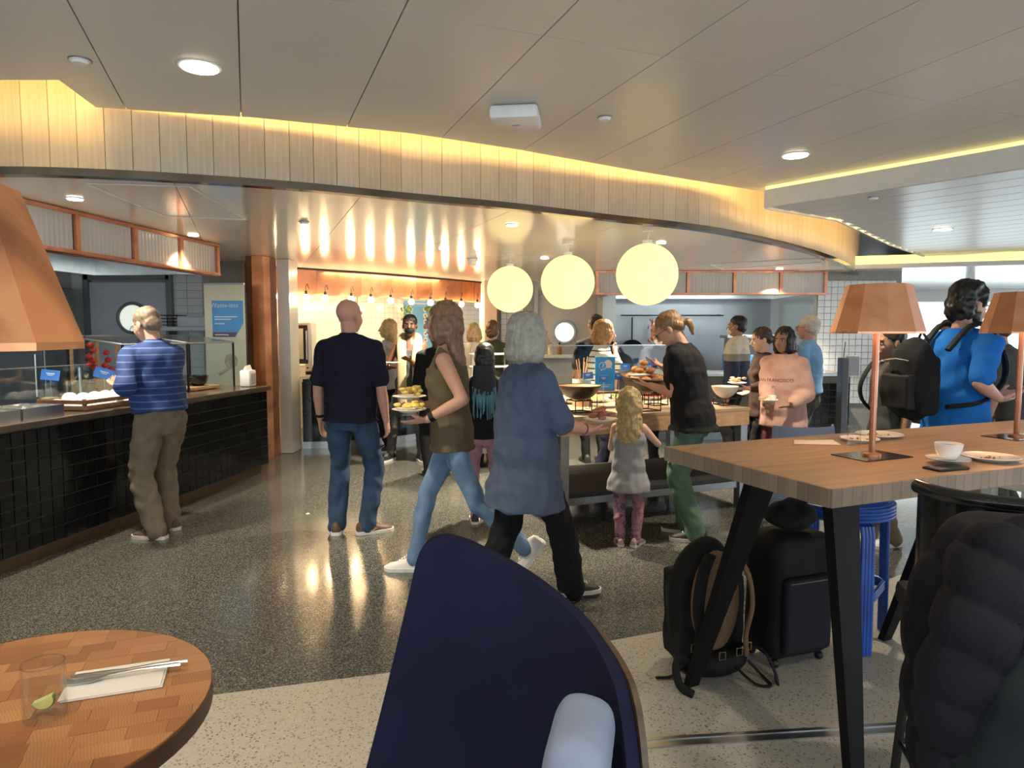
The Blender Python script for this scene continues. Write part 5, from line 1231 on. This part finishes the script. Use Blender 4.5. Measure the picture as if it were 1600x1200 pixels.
        if st == 'braids':
            b1, b2 = MB(), MB(); random.seed(4)
            for k in range(26):
                a = R(-165+150*k/25-15); c = (.085*math.cos(a), -.035+.075*math.sin(a)); L = random.uniform(.30, .44); o1 = hp(c[0], c[1], -.06); o2 = hp(c[0]*1.15, c[1]-.015, -.06-L*.55); o3 = hp(c[0]*1.15+random.uniform(-.01, .01), c[1]-.01, -.06-L)
                b1.tube([o1, o2], .008, 6); b2.tube([o2, o3], [.008, .005], 6)
            b1.build('braid', hm, root, True); b2.build('braid_tips', plain('blue_braid', (.10, .26, .34), .6, var=.3), root, True)
    if beard is not None:
        m = MB(); m.ball(hp(0, .05, -.075), (.052, .05, .042), 12, 8, Rm=HR)
        for sg in (-1, 1): m.ball(hp(sg*.045, .02, -.055), (.024, .035, .045), 10, 7, Rm=HR)
        remesh('beard', m, beard, root, vb*1.2, 2, (.002, 90))
    if hold: pass
    root['_tmp'] = 0; del root['_tmp']
    return dict(root=root, hp=hp, HR=HR, up=up, arms=arms, legs=legs, hs=hs, s=s, M=IM_.inverted(), BX=BX, BY=BY, w=w)
def glasses(P, mat=None):
    mat = mat or black_metal; hp = P['hp']; m = MB()
    for sg in (-1, 1):
        m.tube([hp(sg*.033+.022*math.cos(a*PI/6), .098, -.002+.017*math.sin(a*PI/6)) for a in range(12)], .002, 6, closed=True); m.tube([hp(sg*.055, .096, .004), hp(sg*.079, .05, .006), hp(sg*.082, -.005, .0)], .002, 6)
    m.tube([hp(-.011, .099, 0), hp(.011, .099, 0)], .002, 6); m.build('glasses', mat, P['root'])
def mask(P, mat):
    hp = P['hp']; m = MB(); m.ball(hp(0, .058, -.052), (.058, .055, .052), 14, 10, Rm=P['HR']); m.build('face_mask', mat, P['root'], True)
    e = MB()
    for sg in (-1, 1): e.tube([hp(sg*.055, .055, -.035), hp(sg*.078, .01, -.012)], .002, 5); e.tube([hp(sg*.055, .055, -.07), hp(sg*.078, .0, -.03)], .002, 5)
    e.build('ear_loop', mat, P['root'])
def wristband(P, side, mat, w_=.012, r_=.034, t_=.0, name='wristband'):
    S, E, W = P['arms'][side]; d_ = (W-E).normalized(); c = W-d_*(.02+t_); m = MB(); u = d_.orthogonal().normalized(); v = d_.cross(u)
    m.rings([[c+d_*z+(u*math.cos(a*PI/10)+v*math.sin(a*PI/10))*rr for a in range(20)] for z, rr in ((-w_, r_), (w_, r_), (w_, r_*.9), (-w_, r_*.9))], cap=False, closed=True); m.build(name, mat, P['root'], True)
def belt(P, mat, z=1.01, g=.016):
    w = P['w']; up = P['up']; m = MB(); rs = []
    for zz, e in ((z-.018, g), (z+.018, g), (z+.018, g-.012), (z-.018, g-.012)): rs.append([up((( .160*w+e)*math.cos(a*PI/16), (.118*w+e)*math.sin(a*PI/16), zz)) for a in range(32)])
    m.rings(rs, cap=False, closed=True); m.build('belt', mat, P['root'], True)
def backpack(label, P, mat, matp, sz=(.16, .11, .24), z=1.20, back=.23, tilt=0, g=.12):
    """a worn rucksack: thing of its own, placed against the wearer's back"""
    M = P['M']; up = P['up']; c = up((0, -back, z)); t = thing('backpack', label, 'backpack', M @ c, M.to_euler().z); q = P['s']; t.scale = (q, q, q)
    m = MB(); m.ball((0, 0, 0), sz, 16, 12); m.box((0, .02, -.03), (sz[0]*1.5, sz[1]*1.2, sz[2]*1.4), bev=.03); remesh('main_bag', m, mat, t, .009, 5, (.004, 30))
    m = MB(); m.box((0, -sz[1]*.85, -.07), (sz[0]*1.3, sz[1]*.6, sz[2]*.8)); remesh('front_pocket', m, matp, t, .009, 6, (.004, 30))
    MB().tube([(-sz[0]*.55, -sz[1]*1.02, .12), (0, -sz[1]*1.13, .13), (sz[0]*.55, -sz[1]*1.02, .12)], .004, 6).build('zip', steel, t); MB().tube([(-.04, .06, sz[2]*.92), (0, .05, sz[2]*1.14), (.04, .06, sz[2]*.92)], .009, 6).build('grab_handle', mat, t)
    for sg in (-1, 1):
        pts = [up((sg*.10, -g-.02, 1.36)), up((sg*.115, -.06, 1.515)), up((sg*.12, .06, 1.505)), up((sg*.13, g+.015, 1.33)), up((sg*.165, g-.02, 1.18)), up((sg*.19, -.02, 1.06)), up((sg*.14, -g-.03, 1.02))]
        MB().tube([p-c for p in catmull(pts, 4)], .024, 8, flat=.6).build('shoulder_strap', matp, t, True)
    return t
def on_hand(P, side, ahead=.12, lift=.044):
    S, E, W = P['arms'][side]; dv = (W-E).normalized(); dv = Vector((dv.x, dv.y, dv.z*.4)).normalized(); q = P['M'] @ (W+dv*ahead); q.z = max(q.z, (P['M'] @ (W+dv*.19)).z, (P['M'] @ W).z)+lift*P['s']; return q
def held_plate(label, loc, food=None, r=.12, tilt=0, seed=1, pile=.03, fo=0.0, fs=.3):
    t = plate(label, loc, r); t.rotation_euler = (tilt, 0, 0)
    if food:
        m = MB(); random.seed(seed)
        for k in range(16): m.ball((fo+random.gauss(0, r*fs), random.gauss(0, r*fs), .026+random.uniform(0, pile)), (random.uniform(.014, .03), random.uniform(.014, .026), .013), 8, 6)
        remesh('food', m, food, t, .005, 2)
    return t

m = MB(); m.box((-.008, 0, -.17), (.112, .22, .34), APAD[1], .04); remesh('arm_pad', m, paleblue, APAD[0], .007, 10)
# ------------------------------------------------------------------ the visitors
jeans = cloth('dark_jeans', (.035, .065, .125), var=.3, scale=8); jeans_l = cloth('light_jeans', (.16, .26, .42), var=.3, scale=7); khaki = cloth('khaki_cotton', (.19, .15, .105)); black_c = cloth('black_cotton', (.012, .012, .014)); navy_c = cloth('navy_cotton', (.013, .013, .030)); grey_c = cloth('charcoal_cotton', (.07, .068, .065))
H_GREY = plain('hair_silver', (.38, .36, .31), .5, var=.2, scale=30); H_BROWN = plain('hair_brown', (.13, .065, .035), .45, var=.3, scale=30); H_AUB = plain('hair_light_brown', (.24, .13, .075), .45, var=.35, scale=30); H_BLOND = plain('hair_blond', (.45, .32, .15), .45, var=.3, scale=30); H_BLACK = plain('hair_black', (.009, .008, .008), .4, var=.2); H_SAND = plain('hair_sandy', (.25, .14, .06), .45, var=.3, scale=30); H_STUB = plain('hair_grey_stubble', (.17, .13, .10), .6, var=.2, scale=60)
white_sh = plain('white_leather', (.75, .74, .72), .5, var=.04); white_so = plain('white_sole', (.78, .76, .72), .6); dark_sh = plain('dark_shoe', (.02, .02, .022), .6); brown_sh = plain('brown_shoe', (.10, .055, .035), .6, var=.3); gum_so = plain('pale_sole', (.62, .58, .52), .6)
eggy = plain('scrambled_food', (.75, .55, .13), .5, var=.3, scale=40); hammy = plain('sliced_ham', (.40, .13, .08), .45, var=.3, scale=30); mixed = plain('mixed_food', (.55, .33, .16), .5, var=.4, scale=40)
def PX(px, py, Y): return tuple(at_y(px, py, Y))
def gx(px, Y): return (px-800)/FPX*Y
# bald man in the middle, seen from behind
P = person('bald man in a navy polo shirt and jeans seen from behind', gx(546, 5.25), 5.25, 1.78, -8, sw=.205, build=1.10, waist=1.12, turn=-18, skin_m=SK_PINK, top=dict(kind='polo', mat=navy_c, hem=.86, sl=.78, g=.016, flare=.008), bottom=dict(mat=jeans, loose=1.12, cuff=.06),
       lf=(-.12, -.02, 20), rf=(.12, .0, -55), shoes=(brown_sh, white_so), shoe_accent=plain('ochre_stripe', (.65, .38, .08), .5), hair=('bald', None), hang=(.02, .04)); wristband(P, 0, black_metal, .01, .034, .01)
# man at the left counter
stripe_blue = stripes('blue_striped_knit', (.012, .042, .18), (.085, .16, .36), 20, .13)
P = person('grey-haired man in a blue striped polo and khaki trousers at the left counter', gx(248, 5.22), 5.22, 1.73, 62, lean=7, sw=.205, build=1.15, waist=1.12, turn=8, nod=18, skin_m=SK_PINK, top=dict(kind='polo', mat=stripe_blue, hem=.92, sl=.95, g=.022), bottom=dict(mat=khaki, loose=1.28, cuff=.062),
       lh=PX(182, 603, 5.10), rh=PX(204, 598, 5.36), lf=(-.11, -.05, 18), rf=(.11, .08, -5), shoes=(brown_sh, gum_so), hair=('thin', H_STUB), face=True); glasses(P); belt(P, brown_sh)
# woman walking to the left with two plates
tanktop = cloth('olive_knit', (.135, .105, .06), var=.08)
P = person('woman with long light brown hair walking left carrying two plates', gx(706, 4.32), 4.32, 1.72, 88, lean=4, sw=.165, build=.95, female=True, skin_m=SK_PINK, top=dict(kind='tank', mat=tanktop, hem=.83, g=.024, fold=.004, name='tank_top'), bottom=dict(mat=jeans_l, loose=1.0, cuff=.05, knee=.062),
       lh=PX(668, 655, 4.1), rh=PX(668, 632, 4.45), lf=(-.07, -.48, 10, .14, -52), rf=(.07, .27, 0), shoes=(white_sh, white_so), hair=('long', H_AUB), face=True, curl=.12); wristband(P, 0, black_metal, .016, .032, .015, 'wrist_watch')
held_plate('white plate of yellow food, lower of the two the walking woman carries', on_hand(P, 0), eggy, .105, 0, 2)
held_plate('white plate of yellow food, upper of the two the walking woman carries', on_hand(P, 1), eggy, .11, 0, 3, .045)
# silver-haired woman in the blue tunic
tunic = cloth('dusty_blue_knit', (.080, .105, .18), var=.07)
P = person('woman with a silver bob in a loose dusty blue top holding a plate', gx(820, 3.88), 3.88, 1.61, -62, lean=2, sw=.19, build=1.25, waist=1.15, female=True, hs=1.12, turn=-8, skin_m=SK_PINK, top=dict(kind='tee', mat=tunic, hem=.62, flare=.045, g=.03, sl=.93, fold=.006, name='tunic'), bottom=dict(mat=black_c, loose=1.2, cuff=.075),
       rh=PX(920, 672, 3.92), lh=PX(905, 668, 4.15), rf=(.09, .30, -10), lf=(-.09, -.24, 0), shoes=(dark_sh, gum_so), hair=('bob', H_GREY), curl=.12); wristband(P, 1, brown_sh, .005, .034, .03)
held_plate('white plate of sliced meat held by the silver-haired woman', on_hand(P, 1), hammy, .10, 0, 5, .05)
# small blond child
tie_dye = blotch('tie_dye_leggings', [(.06, .055, .11), (.40, .16, .17), (.16, .10, .17), (.46, .20, .19)], 9, pos=(.38, .47, .56, .66))
P = person('small blond child in a grey top and tie-dye leggings seen from behind', gx(985, 4.92), 4.93, 1.08, -12, sw=.165, build=1.06, hs=1.42, skin_m=SK_PALE, top=dict(kind='tank', mat=cloth('heather_grey_jersey', (.30, .30, .32)), hem=.66, flare=.05, g=.022, name='top'), bottom=dict(mat=tie_dye, loose=1.0, cuff=.06, knee=.07),
       rh=PX(1022, 689, 5.12), palm=(None, (0, 1, .2)), lh=PX(966, 700, 5.16), lf=(-.09, 0, 12), rf=(.09, 0, -25), shoes=(plain('grey_pink_shoe', (.35, .24, .23), .6), gum_so), hair=('wavy', H_BLOND), curl=.2)
# woman in black top choosing pastries
P = person('woman with a fair ponytail in a black top and green trousers at the pastries', gx(1086, 5.14), 5.14, 1.72, 62, lean=12, sw=.18, build=1.10, female=True, nod=28, turn=6, skin_m=SK_PINK, top=dict(kind='tee', mat=black_c, hem=.84, flare=.02, g=.03, sl=.45, name='blouse'), bottom=dict(mat=cloth('sage_green_cotton', (.10, .17, .12)), loose=1.25, cuff=.062),
       lh=PX(1016, 602, 5.30), rh=PX(1036, 573, 5.40), lf=(-.10, -.06, 15), rf=(.10, .06, 5), shoes=(dark_sh, gum_so), hair=('pony', H_SAND), face=True, curl=.12); glasses(P)
held_plate('white plate held over the pastry bowl by the black-top woman', on_hand(P, 0), None, .09)
# girl with braids
P = person('girl with black braids, black top and mauve leggings behind the walking woman', gx(757, 5.55), 5.55, 1.42, 5, sw=.165, build=.92, hs=1.12, skin_m=SK_DARK, top=dict(kind='tee', mat=black_c, hem=.86, g=.012, sl=.8), bottom=dict(mat=cloth('mauve_jersey', (.36, .18, .25)), cuff=.045, knee=.055), shoes=(dark_sh, gum_so), hair=('braids', H_BLACK))
# woman with scarf and mask
P = person('woman in a black face mask with a long cream scarf', gx(641, 8.3), 8.3, 1.74, 184, sw=.175, build=1.0, female=True, skin_m=SK_DARK, top=dict(kind='tank', mat=grey_c, hem=.55, flare=.02, g=.012, name='dress'), bottom=dict(mat=grey_c, cuff=.05), lh=PX(640, 562, 8.0), rh=PX(610, 574, 8.02), lf=(-.12, .05, 20), rf=(.26, -.02, -25), shoes=(black_c, white_so), hair=('bun', H_BLACK), face=True, curl=.12); mask(P, black_c)
up = P['up']; scm = plain('cream_scarf', (.42, .34, .21), .85, var=.08)
for sg, zb in ((-1, .93), (1, .72)):
    m = MB(); pts = catmull([up((sg*.02, -.075, 1.50)), up((sg*.085, -.01, 1.50)), up((sg*.095, .10, 1.40)), up((sg*.085, .155, 1.25)), up((sg*.09, .165, 1.08)), up((sg*.085, .165, zb))], 5); m.tube(pts, [.03, .035, .04]+[.055]*(len(pts)-3), 12, flat=.35, up=(0, 1, 0)); m.build('scarf', scm, P['root'], True)
held_plate('small white plate held by the woman with the cream scarf', on_hand(P, 1), None, .09)
# blond woman behind her
P = person('blond woman in a grey top standing behind the masked woman', gx(607, 8.95), 8.95, 1.70, 100, sw=.17, female=True, build=.95, skin_m=SK_PALE, top=dict(kind='tee', mat=cloth('pale_grey_jersey', (.34, .35, .38)), hem=.85, sl=.5, g=.015), bottom=dict(mat=black_c), shoes=(dark_sh, gum_so), hair=('long', H_BLOND), lh=PX(588, 572, 8.7), rh=PX(594, 572, 9.1), fine=False, face=True, curl=.12)
held_plate('plate of food held by the blond woman in grey', on_hand(P, 0), mixed, .10, 0, 8)
person('person in black half hidden behind the walking woman', gx(682, 7.4), 7.4, 1.62, 20, sw=.18, build=1.1, skin_m=SK_DARK, top=dict(mat=black_c, hem=.7, sl=1.8, g=.02), bottom=dict(mat=black_c, loose=1.2), shoes=(dark_sh, dark_sh), hair=('short', H_BLACK), fine=False)
person('blond woman facing the buffet between the walking woman and the globes', gx(741, 9.6), 9.6, 1.66, 165, nod=15, sw=.17, female=True, skin_m=SK_PALE, top=dict(mat=white_paint, hem=.85, sl=.9), bottom=dict(mat=grey_c), shoes=(dark_sh, dark_sh), hair=('bob', H_BLOND), fine=False, face=True)
person('brown-haired person in a dark green shirt below the smallest globe', gx(771, 10.2), 10.2, 1.68, -30, sw=.19, build=1.1, skin_m=SK_FAIR, top=dict(mat=cloth('dark_green_jersey', (.06, .075, .05)), hem=.85, sl=.8), bottom=dict(mat=black_c), shoes=(dark_sh, dark_sh), hair=('curly', H_BROWN), fine=False)
# far side of the buffet
P = person('woman with a fair bob in a white and black striped top', gx(934, 7.0), 7.0, 1.66, -100, lean=4, sw=.17, female=True, build=1.0, nod=8, skin_m=SK_FAIR, top=dict(mat=stripes('white_black_stripes', (.68, .66, .60), (.03, .03, .03), 16, .2), hem=.85, sl=.9, g=.015), bottom=dict(mat=navy_c), shoes=(dark_sh, dark_sh), hair=('bob', H_SAND), face=True, rh=PX(962, 552, 6.85), palm=(None, (-.3, .3, .5))); glasses(P)
person('dark-haired man in black standing behind the striped top woman', gx(930, 8.2), 8.2, 1.74, 10, sw=.20, build=1.05, skin_m=SK_TAN, top=dict(mat=black_c, hem=.85, sl=.8), bottom=dict(mat=black_c), shoes=(dark_sh, dark_sh), hair=('short', H_BLACK), fine=False)
P = person('worker in dark clothes and white mask bending over the buffet', gx(1040, 7.3), 7.3, 1.70, 155, lean=20, nod=15, sw=.185, skin_m=SK_TAN, top=dict(mat=navy_c, hem=.85, sl=1.7, g=.016), bottom=dict(mat=black_c), shoes=(dark_sh, dark_sh), hair=('short', H_BROWN), fine=False, face=True, lh=PX(1030, 590, 6.75), rh=PX(1008, 590, 6.8)); mask(P, white_paint)
hoodie3 = zones('three_band_hoodie', [(0, (.018, .03, .085)), (1.22, (.30, .27, .24)), (1.31, (.66, .62, .56))])
P = person('man in a white, grey and navy banded hoodie with a white mask', gx(1151, 8.4), 8.4, 1.73, 58, sw=.20, build=1.1, skin_m=SK_TAN, top=dict(kind='hood', mat=hoodie3, hem=.84, sl=1.9, g=.025, name='hoodie'), bottom=dict(mat=black_c), shoes=(white_sh, white_so), hair=('short', H_BLACK), fine=False, face=True); mask(P, white_paint)
P = person('older white-haired man in a light blue shirt on the right', gx(1262, 7.1), 7.1, 1.70, 52, sw=.205, build=1.12, waist=1.1, skin_m=SK_PINK, top=dict(kind='polo', mat=cloth('light_blue_cotton', (.20, .40, .68)), hem=.93, sl=.9, g=.018), bottom=dict(mat=grey_c, loose=1.15), shoes=(dark_sh, gum_so), hair=('short', plain('hair_white', (.52, .49, .44), .5, var=.2)), face=True); glasses(P)
P = person('young woman in a dark brown jacket with hair tied back holding a plate', gx(1192, 6.8), 6.8, 1.58, 92, sw=.17, female=True, build=.95, nod=10, skin_m=SK_PALE, top=dict(mat=cloth('dark_brown_cotton', (.055, .035, .03)), hem=.8, sl=1.8, g=.02, name='jacket'), bottom=dict(mat=black_c), shoes=(white_sh, white_so), hair=('bun', plain('hair_dark_brown', (.05, .025, .018), .4)), face=True, lh=PX(1170, 607, 6.55), rh=PX(1172, 612, 6.95), curl=.12)
held_plate('plate of toast held by the young woman in the brown jacket', on_hand(P, 0), mixed, .09, 0, 11)
pinkm = cloth('pink_fleece', (.56, .34, .29), var=.06)
P = person('dark-haired woman in a pink lettered hoodie holding a small bowl', gx(1226, 6.25), 6.25, 1.58, 138, sw=.178, build=1.16, waist=1.15, female=True, turn=-8, nod=6, skin_m=SK_TAN, top=dict(kind='hood', mat=pinkm, hem=.78, sl=1.85, g=.03, flare=.01, name='hoodie'), bottom=dict(mat=plain('maroon_cotton', (.12, .03, .03), .8), loose=1.1), shoes=(white_sh, white_so), hair=('bob', H_BLACK), face=True, lh=PX(1236, 632, 6.0), rh=PX(1200, 634, 6.02), curl=.12)
for tx, z, sz in (('SAN FRANCISCO', 1.27, .046), ('EST', 1.205, .03)):
    ltr = text(tx, sz, plain('print_dark', (.08, .05, .05), .8), P['root'], Matrix.Translation(P['up']((0, .255, z-.02))) @ Matrix.Rotation(PI, 4, 'Z') @ Matrix.Rotation(PI/2, 4, 'X'))
    co = [v for v in ltr.data.vertices]
    for v in co: v.co.y = .2+.055*math.cos(v.co.x*7)
held_plate('white saucer with bread held by the woman in the pink hoodie', on_hand(P, 1), mixed, .085, 0, 12, .010, -.058, .09)
t = thing('soup_cup', 'small white bowl on the saucer of the pink hoodie woman', 'bowl', on_hand(P, 1)+Vector((.028, 0, .0095))); MB().lathe([(.022, .0), (.036, .025), (.04, .042), (.036, .042), (.02, .008)], 24).build('bowl', porcelain, t, True)
# right side
royal = cloth('royal_blue_cotton', (.012, .15, .55), var=.06)
PM = person('bearded man in a royal blue T-shirt with a black rucksack', gx(1496, 4.5), 4.5, 1.84, -78, lean=3, sw=.21, build=1.14, waist=1.05, nod=12, skin_m=SK_PINK, top=dict(mat=royal, hem=.84, sl=.85, g=.018), bottom=dict(mat=cloth('stone_cotton', (.25, .23, .19)), loose=1.2, cuff=.068), rh=PX(1560, 622, 4.28), lh=PX(1556, 612, 4.5), lf=(-.11, .05, 5), rf=(.11, -.06, -5), shoes=(dark_sh, gum_so), hair=('curly', H_BLACK), beard=H_BLACK, face=True)
backpack('black rucksack on the back of the blue T-shirt man', PM, black_c, plain('dark_grey_nylon', (.014, .014, .016), .7, spec=.2), (.17, .12, .26), 1.17, .33, 0, .175)
PB = person('dark-haired boy with a black rucksack behind the first lamp pole', gx(1392, 5.0), 5.0, 1.56, 95, sw=.17, build=1.0, hs=1.08, nod=4, skin_m=SK_TAN, top=dict(mat=grey_c, hem=.84, sl=.9, g=.016), bottom=dict(mat=khaki, loose=1.2, cuff=.062), shoes=(white_sh, white_so), lf=(-.10, .0, 10), rf=(.10, .06, 0), hair=('short', plain('hair_blackbrown', (.02, .013, .01), .4)), face=True, shoe_accent=plain('navy_stripe', (.02, .03, .12), .5))
backpack('black ridged rucksack on the back of the boy', PB, plain('black_nylon', (.015, .014, .013), .6, spec=.3), plain('black_nylon', (.015, .014, .013), .6, spec=.3), (.16, .11, .22), 1.22, .285, 0, .15)
person('man in a grey T-shirt at the right border behind the high table', gx(1592, 5.7), 5.7, 1.70, 40, lean=14, sw=.205, build=1.15, skin_m=SK_FAIR, top=dict(mat=cloth('mid_grey_cotton', (.085, .085, .08)), hem=.86, sl=.8, g=.02), bottom=dict(mat=grey_c), shoes=(dark_sh, gum_so), hair=('short', H_BROWN), fine=False)
person('distant person in a white top in front of the bright windows', gx(1548, 8.0), 8.0, 1.66, 150, sw=.19, build=1.1, skin_m=SK_TAN, top=dict(mat=cloth('off_white_cotton', (.6, .58, .54)), hem=.85, sl=.9), bottom=dict(mat=black_c), shoes=(dark_sh, gum_so), hair=('short', H_BLACK), fine=False)
person('distant backlit person left of the blue T-shirt man', gx(1478, 10.5), 10.5, 1.72, 170, sw=.19, skin_m=SK_TAN, top=dict(mat=grey_c, hem=.85, sl=1.8), bottom=dict(mat=black_c), shoes=(dark_sh, gum_so), hair=('short', H_BROWN), fine=False)
# ================================================================== BAGS AND COAT
tan_mesh = plain('brown_mesh_fabric', (.16, .085, .04), .8, var=.2, scale=60); nyl = plain('black_bag_nylon', (.009, .009, .010), .7, var=.2, spec=.2); buckle = plain('brass_buckle', (.35, .24, .12), .35, .8)
c = at_z(1113, 1098, 0)
t = thing('trekking_backpack', 'black and brown trekking rucksack leaning under the high table', 'backpack', (c.x+.07, c.y+.315, 0), R(14)); t.scale = (1.07,)*3
m = MB(); m.ball((0, .04, .27), (.175, .12, .29), 18, 14); m.box((0, .05, .22), (.30, .18, .38)); remesh('main_bag', m, nyl, t, .009, 6, (.005, 28))
m = MB(); m.ball((-.01, -.065, .32), (.115, .035, .22), 16, 12); remesh('back_panel', m, tan_mesh, t, .008, 4)
for sg in (-1, 1):
    MB().tube(catmull([(sg*.04, -.07, .52), (sg*.10, -.12, .46), (sg*.125, -.13, .32), (sg*.105, -.12, .19), (sg*.13, -.09, .09)], 5), .026, 10, flat=.4).build('shoulder_strap', tan_mesh if sg > 0 else nyl, t, True)
    MB().tube(catmull([(sg*.10, -.09, .13), (sg*.20, -.10, .10), (sg*.22, -.16, .03), (sg*.19, -.22, .012)], 4), .018, 8, flat=.35).build('hip_belt', nyl, t, True)
for x, z in ((-.13, .15), (.0, .10), (.08, .11), (.12, .13)): MB().tube([(x-.014, -.115, z-.016), (x+.014, -.115, z-.016), (x+.014, -.115, z+.016), (x-.014, -.115, z+.016)], .003, 6, closed=True).build('buckle', buckle, t)
MB().tube(catmull([(.06, -.12, .05), (.10, -.2, .012), (.16, -.22, .008), (.17, -.14, .012), (.13, -.1, .06)], 4), .008, 6, flat=.5).build('loose_strap', nyl, t); MB().tube(catmull([(-.14, -.06, .06), (-.20, -.06, .012), (-.27, -.05, .008)], 4), .009, 6, flat=.4).build('loose_strap', nyl, t)
m = MB(); m.ball((0, -.02, .05), (.17, .11, .07), 14, 10); remesh('hip_pad', m, nyl, t, .009, 4)
c = at_z(1228, 1058, 0)
t = thing('suitcase', 'soft black suitcase standing beside the trekking rucksack', 'suitcase', (c.x+.075, c.y+.205, 0), R(20))
m = MB(); m.box((0, 0, .33), (.34, .24, .58), bev=.05); remesh('body', m, nyl, t, .01, 4, (.003, 20)); m = MB(); m.box((0, -.13, .26), (.27, .05, .36), bev=.02); remesh('front_pocket', m, plain('dark_bag_panel', (.011, .011, .017), .7, spec=.2), t, .01, 3)
for a, b in ((-1, -1), (1, -1), (1, 1), (-1, 1)): MB().ball((a*.13, b*.08, .022), .022, 10, 7).build('wheel', black_metal, t, True)
MB().tube([(-.07, .105, .6), (-.07, .105, .635), (.07, .105, .635), (.07, .105, .6)], .008, 6).build('handle', dark_steel, t); MB().tube([(-.12, -.158, .42), (.12, -.158, .42)], .003, 5).build('zip', steel, t)
t = thing('shoulder_bag', 'small black bag lying on top of the soft suitcase', 'bag', (c.x+.06, c.y+.16, .637), R(10))
m = MB(); m.ball((0, 0, .06), (.13, .10, .07), 14, 10); remesh('bag_body', m, black_c, t, .008, 4, (.006, 30)); MB().tube(catmull([(-.1, 0, .1), (-.03, -.04, .15), (.05, -.02, .14), (.11, 0, .07)], 4), .008, 6).build('strap', nyl, t)
# bar chair with the dark padded coat, right foreground
bx, by = 1.36, 1.84
t = thing('bar_chair', 'black bar chair under the dark padded coat in the right foreground', 'chair', (bx, by, 0), R(168))
MB().tube([(.235*math.cos(a), .20*math.sin(a), 1.125) for a in [PI*k/12 for k in range(13)]], .02, 10).build('back_rim', black_gloss, t, True); m = MB(); m.rings([[(.235*math.cos(a)*s_, .20*math.sin(a)*s_, z) for s_, z in ((1, .80), (1, 1.12), (.93, 1.12), (.93, .80))] for a in [PI*k/12 for k in range(13)]]); m.build('backrest', black_gloss, t, True)
MB().box((0, 0, .755), (.44, .42, .07), bev=.02).build('seat', black_matte, t, True)
for a, b in ((-1, -1), (1, -1), (1, 1), (-1, 1)): MB().tube([(a*.17, b*.16, .72), (a*.21, b*.20, 0)], .014, 8).build('leg', black_metal, t)
MB().tube([(a*.195, b*.185, .28) for a, b in ((-1, -1), (1, -1), (1, 1), (-1, 1))], .01, 8, closed=True).build('foot_rail', black_metal, t)
coat = plain('dark_padded_nylon', (.008, .008, .013), .75, var=.25, scale=5, bump=.2, bscale=120, spec=.15)
t = thing('padded_coat', 'dark navy padded coat hanging over the bar chair at the right', 'coat', (0, 0, 0))
m = MB(); prof = [(835, 1540), (855, 1512), (890, 1480), (930, 1462), (975, 1450), (1020, 1449), (1070, 1445), (1120, 1441), (1170, 1449), (1230, 1456), (1300, 1462)]
secs = []
for py, px in prof[::-1]:
    p = at_y(px, py, 1.33); z = p.z; r_ = .30 if z < 1.05 else .30-.9*(z-1.05)
    secs.append((Vector((p.x+max(.12, r_), 1.40, z)), max(.12, r_), .16 if z < 1.0 else .13, Vector((1, 0, 0)), Vector((0, 1, 0))))
loft(m, secs, 22)
remesh('coat_body', m, coat, t, .010, 3, (.008, 13), None, (.014, 24))
m = MB(); limb(m, [Vector(at_y(1560, 880, 1.31)), Vector(at_y(1510, 985, 1.27)), Vector(at_y(1492, 1090, 1.27)), Vector(at_y(1498, 1230, 1.28))], [.085, .075, .068, .062]); remesh('sleeve', m, coat, t, .009, 3, (.006, 20), None, (.012, 30))
m = MB(); limb(m, [Vector(at_y(1640, 1010, 1.27)), Vector(at_y(1600, 1100, 1.24)), Vector(at_y(1560, 1230, 1.25))], [.07, .10, .12]); remesh('front_panel', m, plain('dark_teal_nylon', (.010, .014, .018), .75, var=.2, spec=.15), t, .010, 4, (.008, 16))
m = MB(); limb(m, [Vector(at_y(1500, 880, 1.38)), Vector(at_y(1540, 858, 1.34)), Vector(at_y(1600, 850, 1.34))], [.04, .055, .06]); remesh('hood', m, coat, t, .009, 4, (.006, 26))
# pale bench behind the high table
t = thing('pale_bench', 'pale steel bench behind the right part of the high table', 'bench', (3.0, 3.9, 0), HA)
MB().box((0, 0, .70), (.5, .35, .05), bev=.006).build('top', plain('pale_steel_top', (.55, .55, .53), .4, var=.05), t); MB().box((0, -.16, .60), (.46, .03, .15)).build('front_rail', plain('pale_steel_rail', (.62, .62, .62), .4), t)
for x in (-.2, .2):
    for y in (-.1, .12): MB().box((x, y, .338), (.06, .06, .675)).build('leg', plain('pale_steel_rail', (.62, .62, .62), .4), t)
# order terminal by the tiled wall
p = at_z(1318, 700, 0); p = Vector((gx(1318, 6.9), 6.9, 0))
t = thing('info_terminal', 'slim dark grey terminal post by the white tiled wall', 'terminal', p, R(5))
MB().box((0, 0, .65), (.07, .10, 1.3), bev=.008).build('post', grey_dark, t); MB().box((.10, .0, 1.22), (.14, .02, .2), bev=.008).build('screen_back', plain('terminal_grey', (.42, .43, .45), .4), t); MB().tube([(-.0, 0, 1.3), (.015, 0, 1.46)], .004, 5).build('antenna', black_metal, t); MB().box((0, 0, .01), (.3, .3, .02), bev=.004).build('base', grey_dark, t)
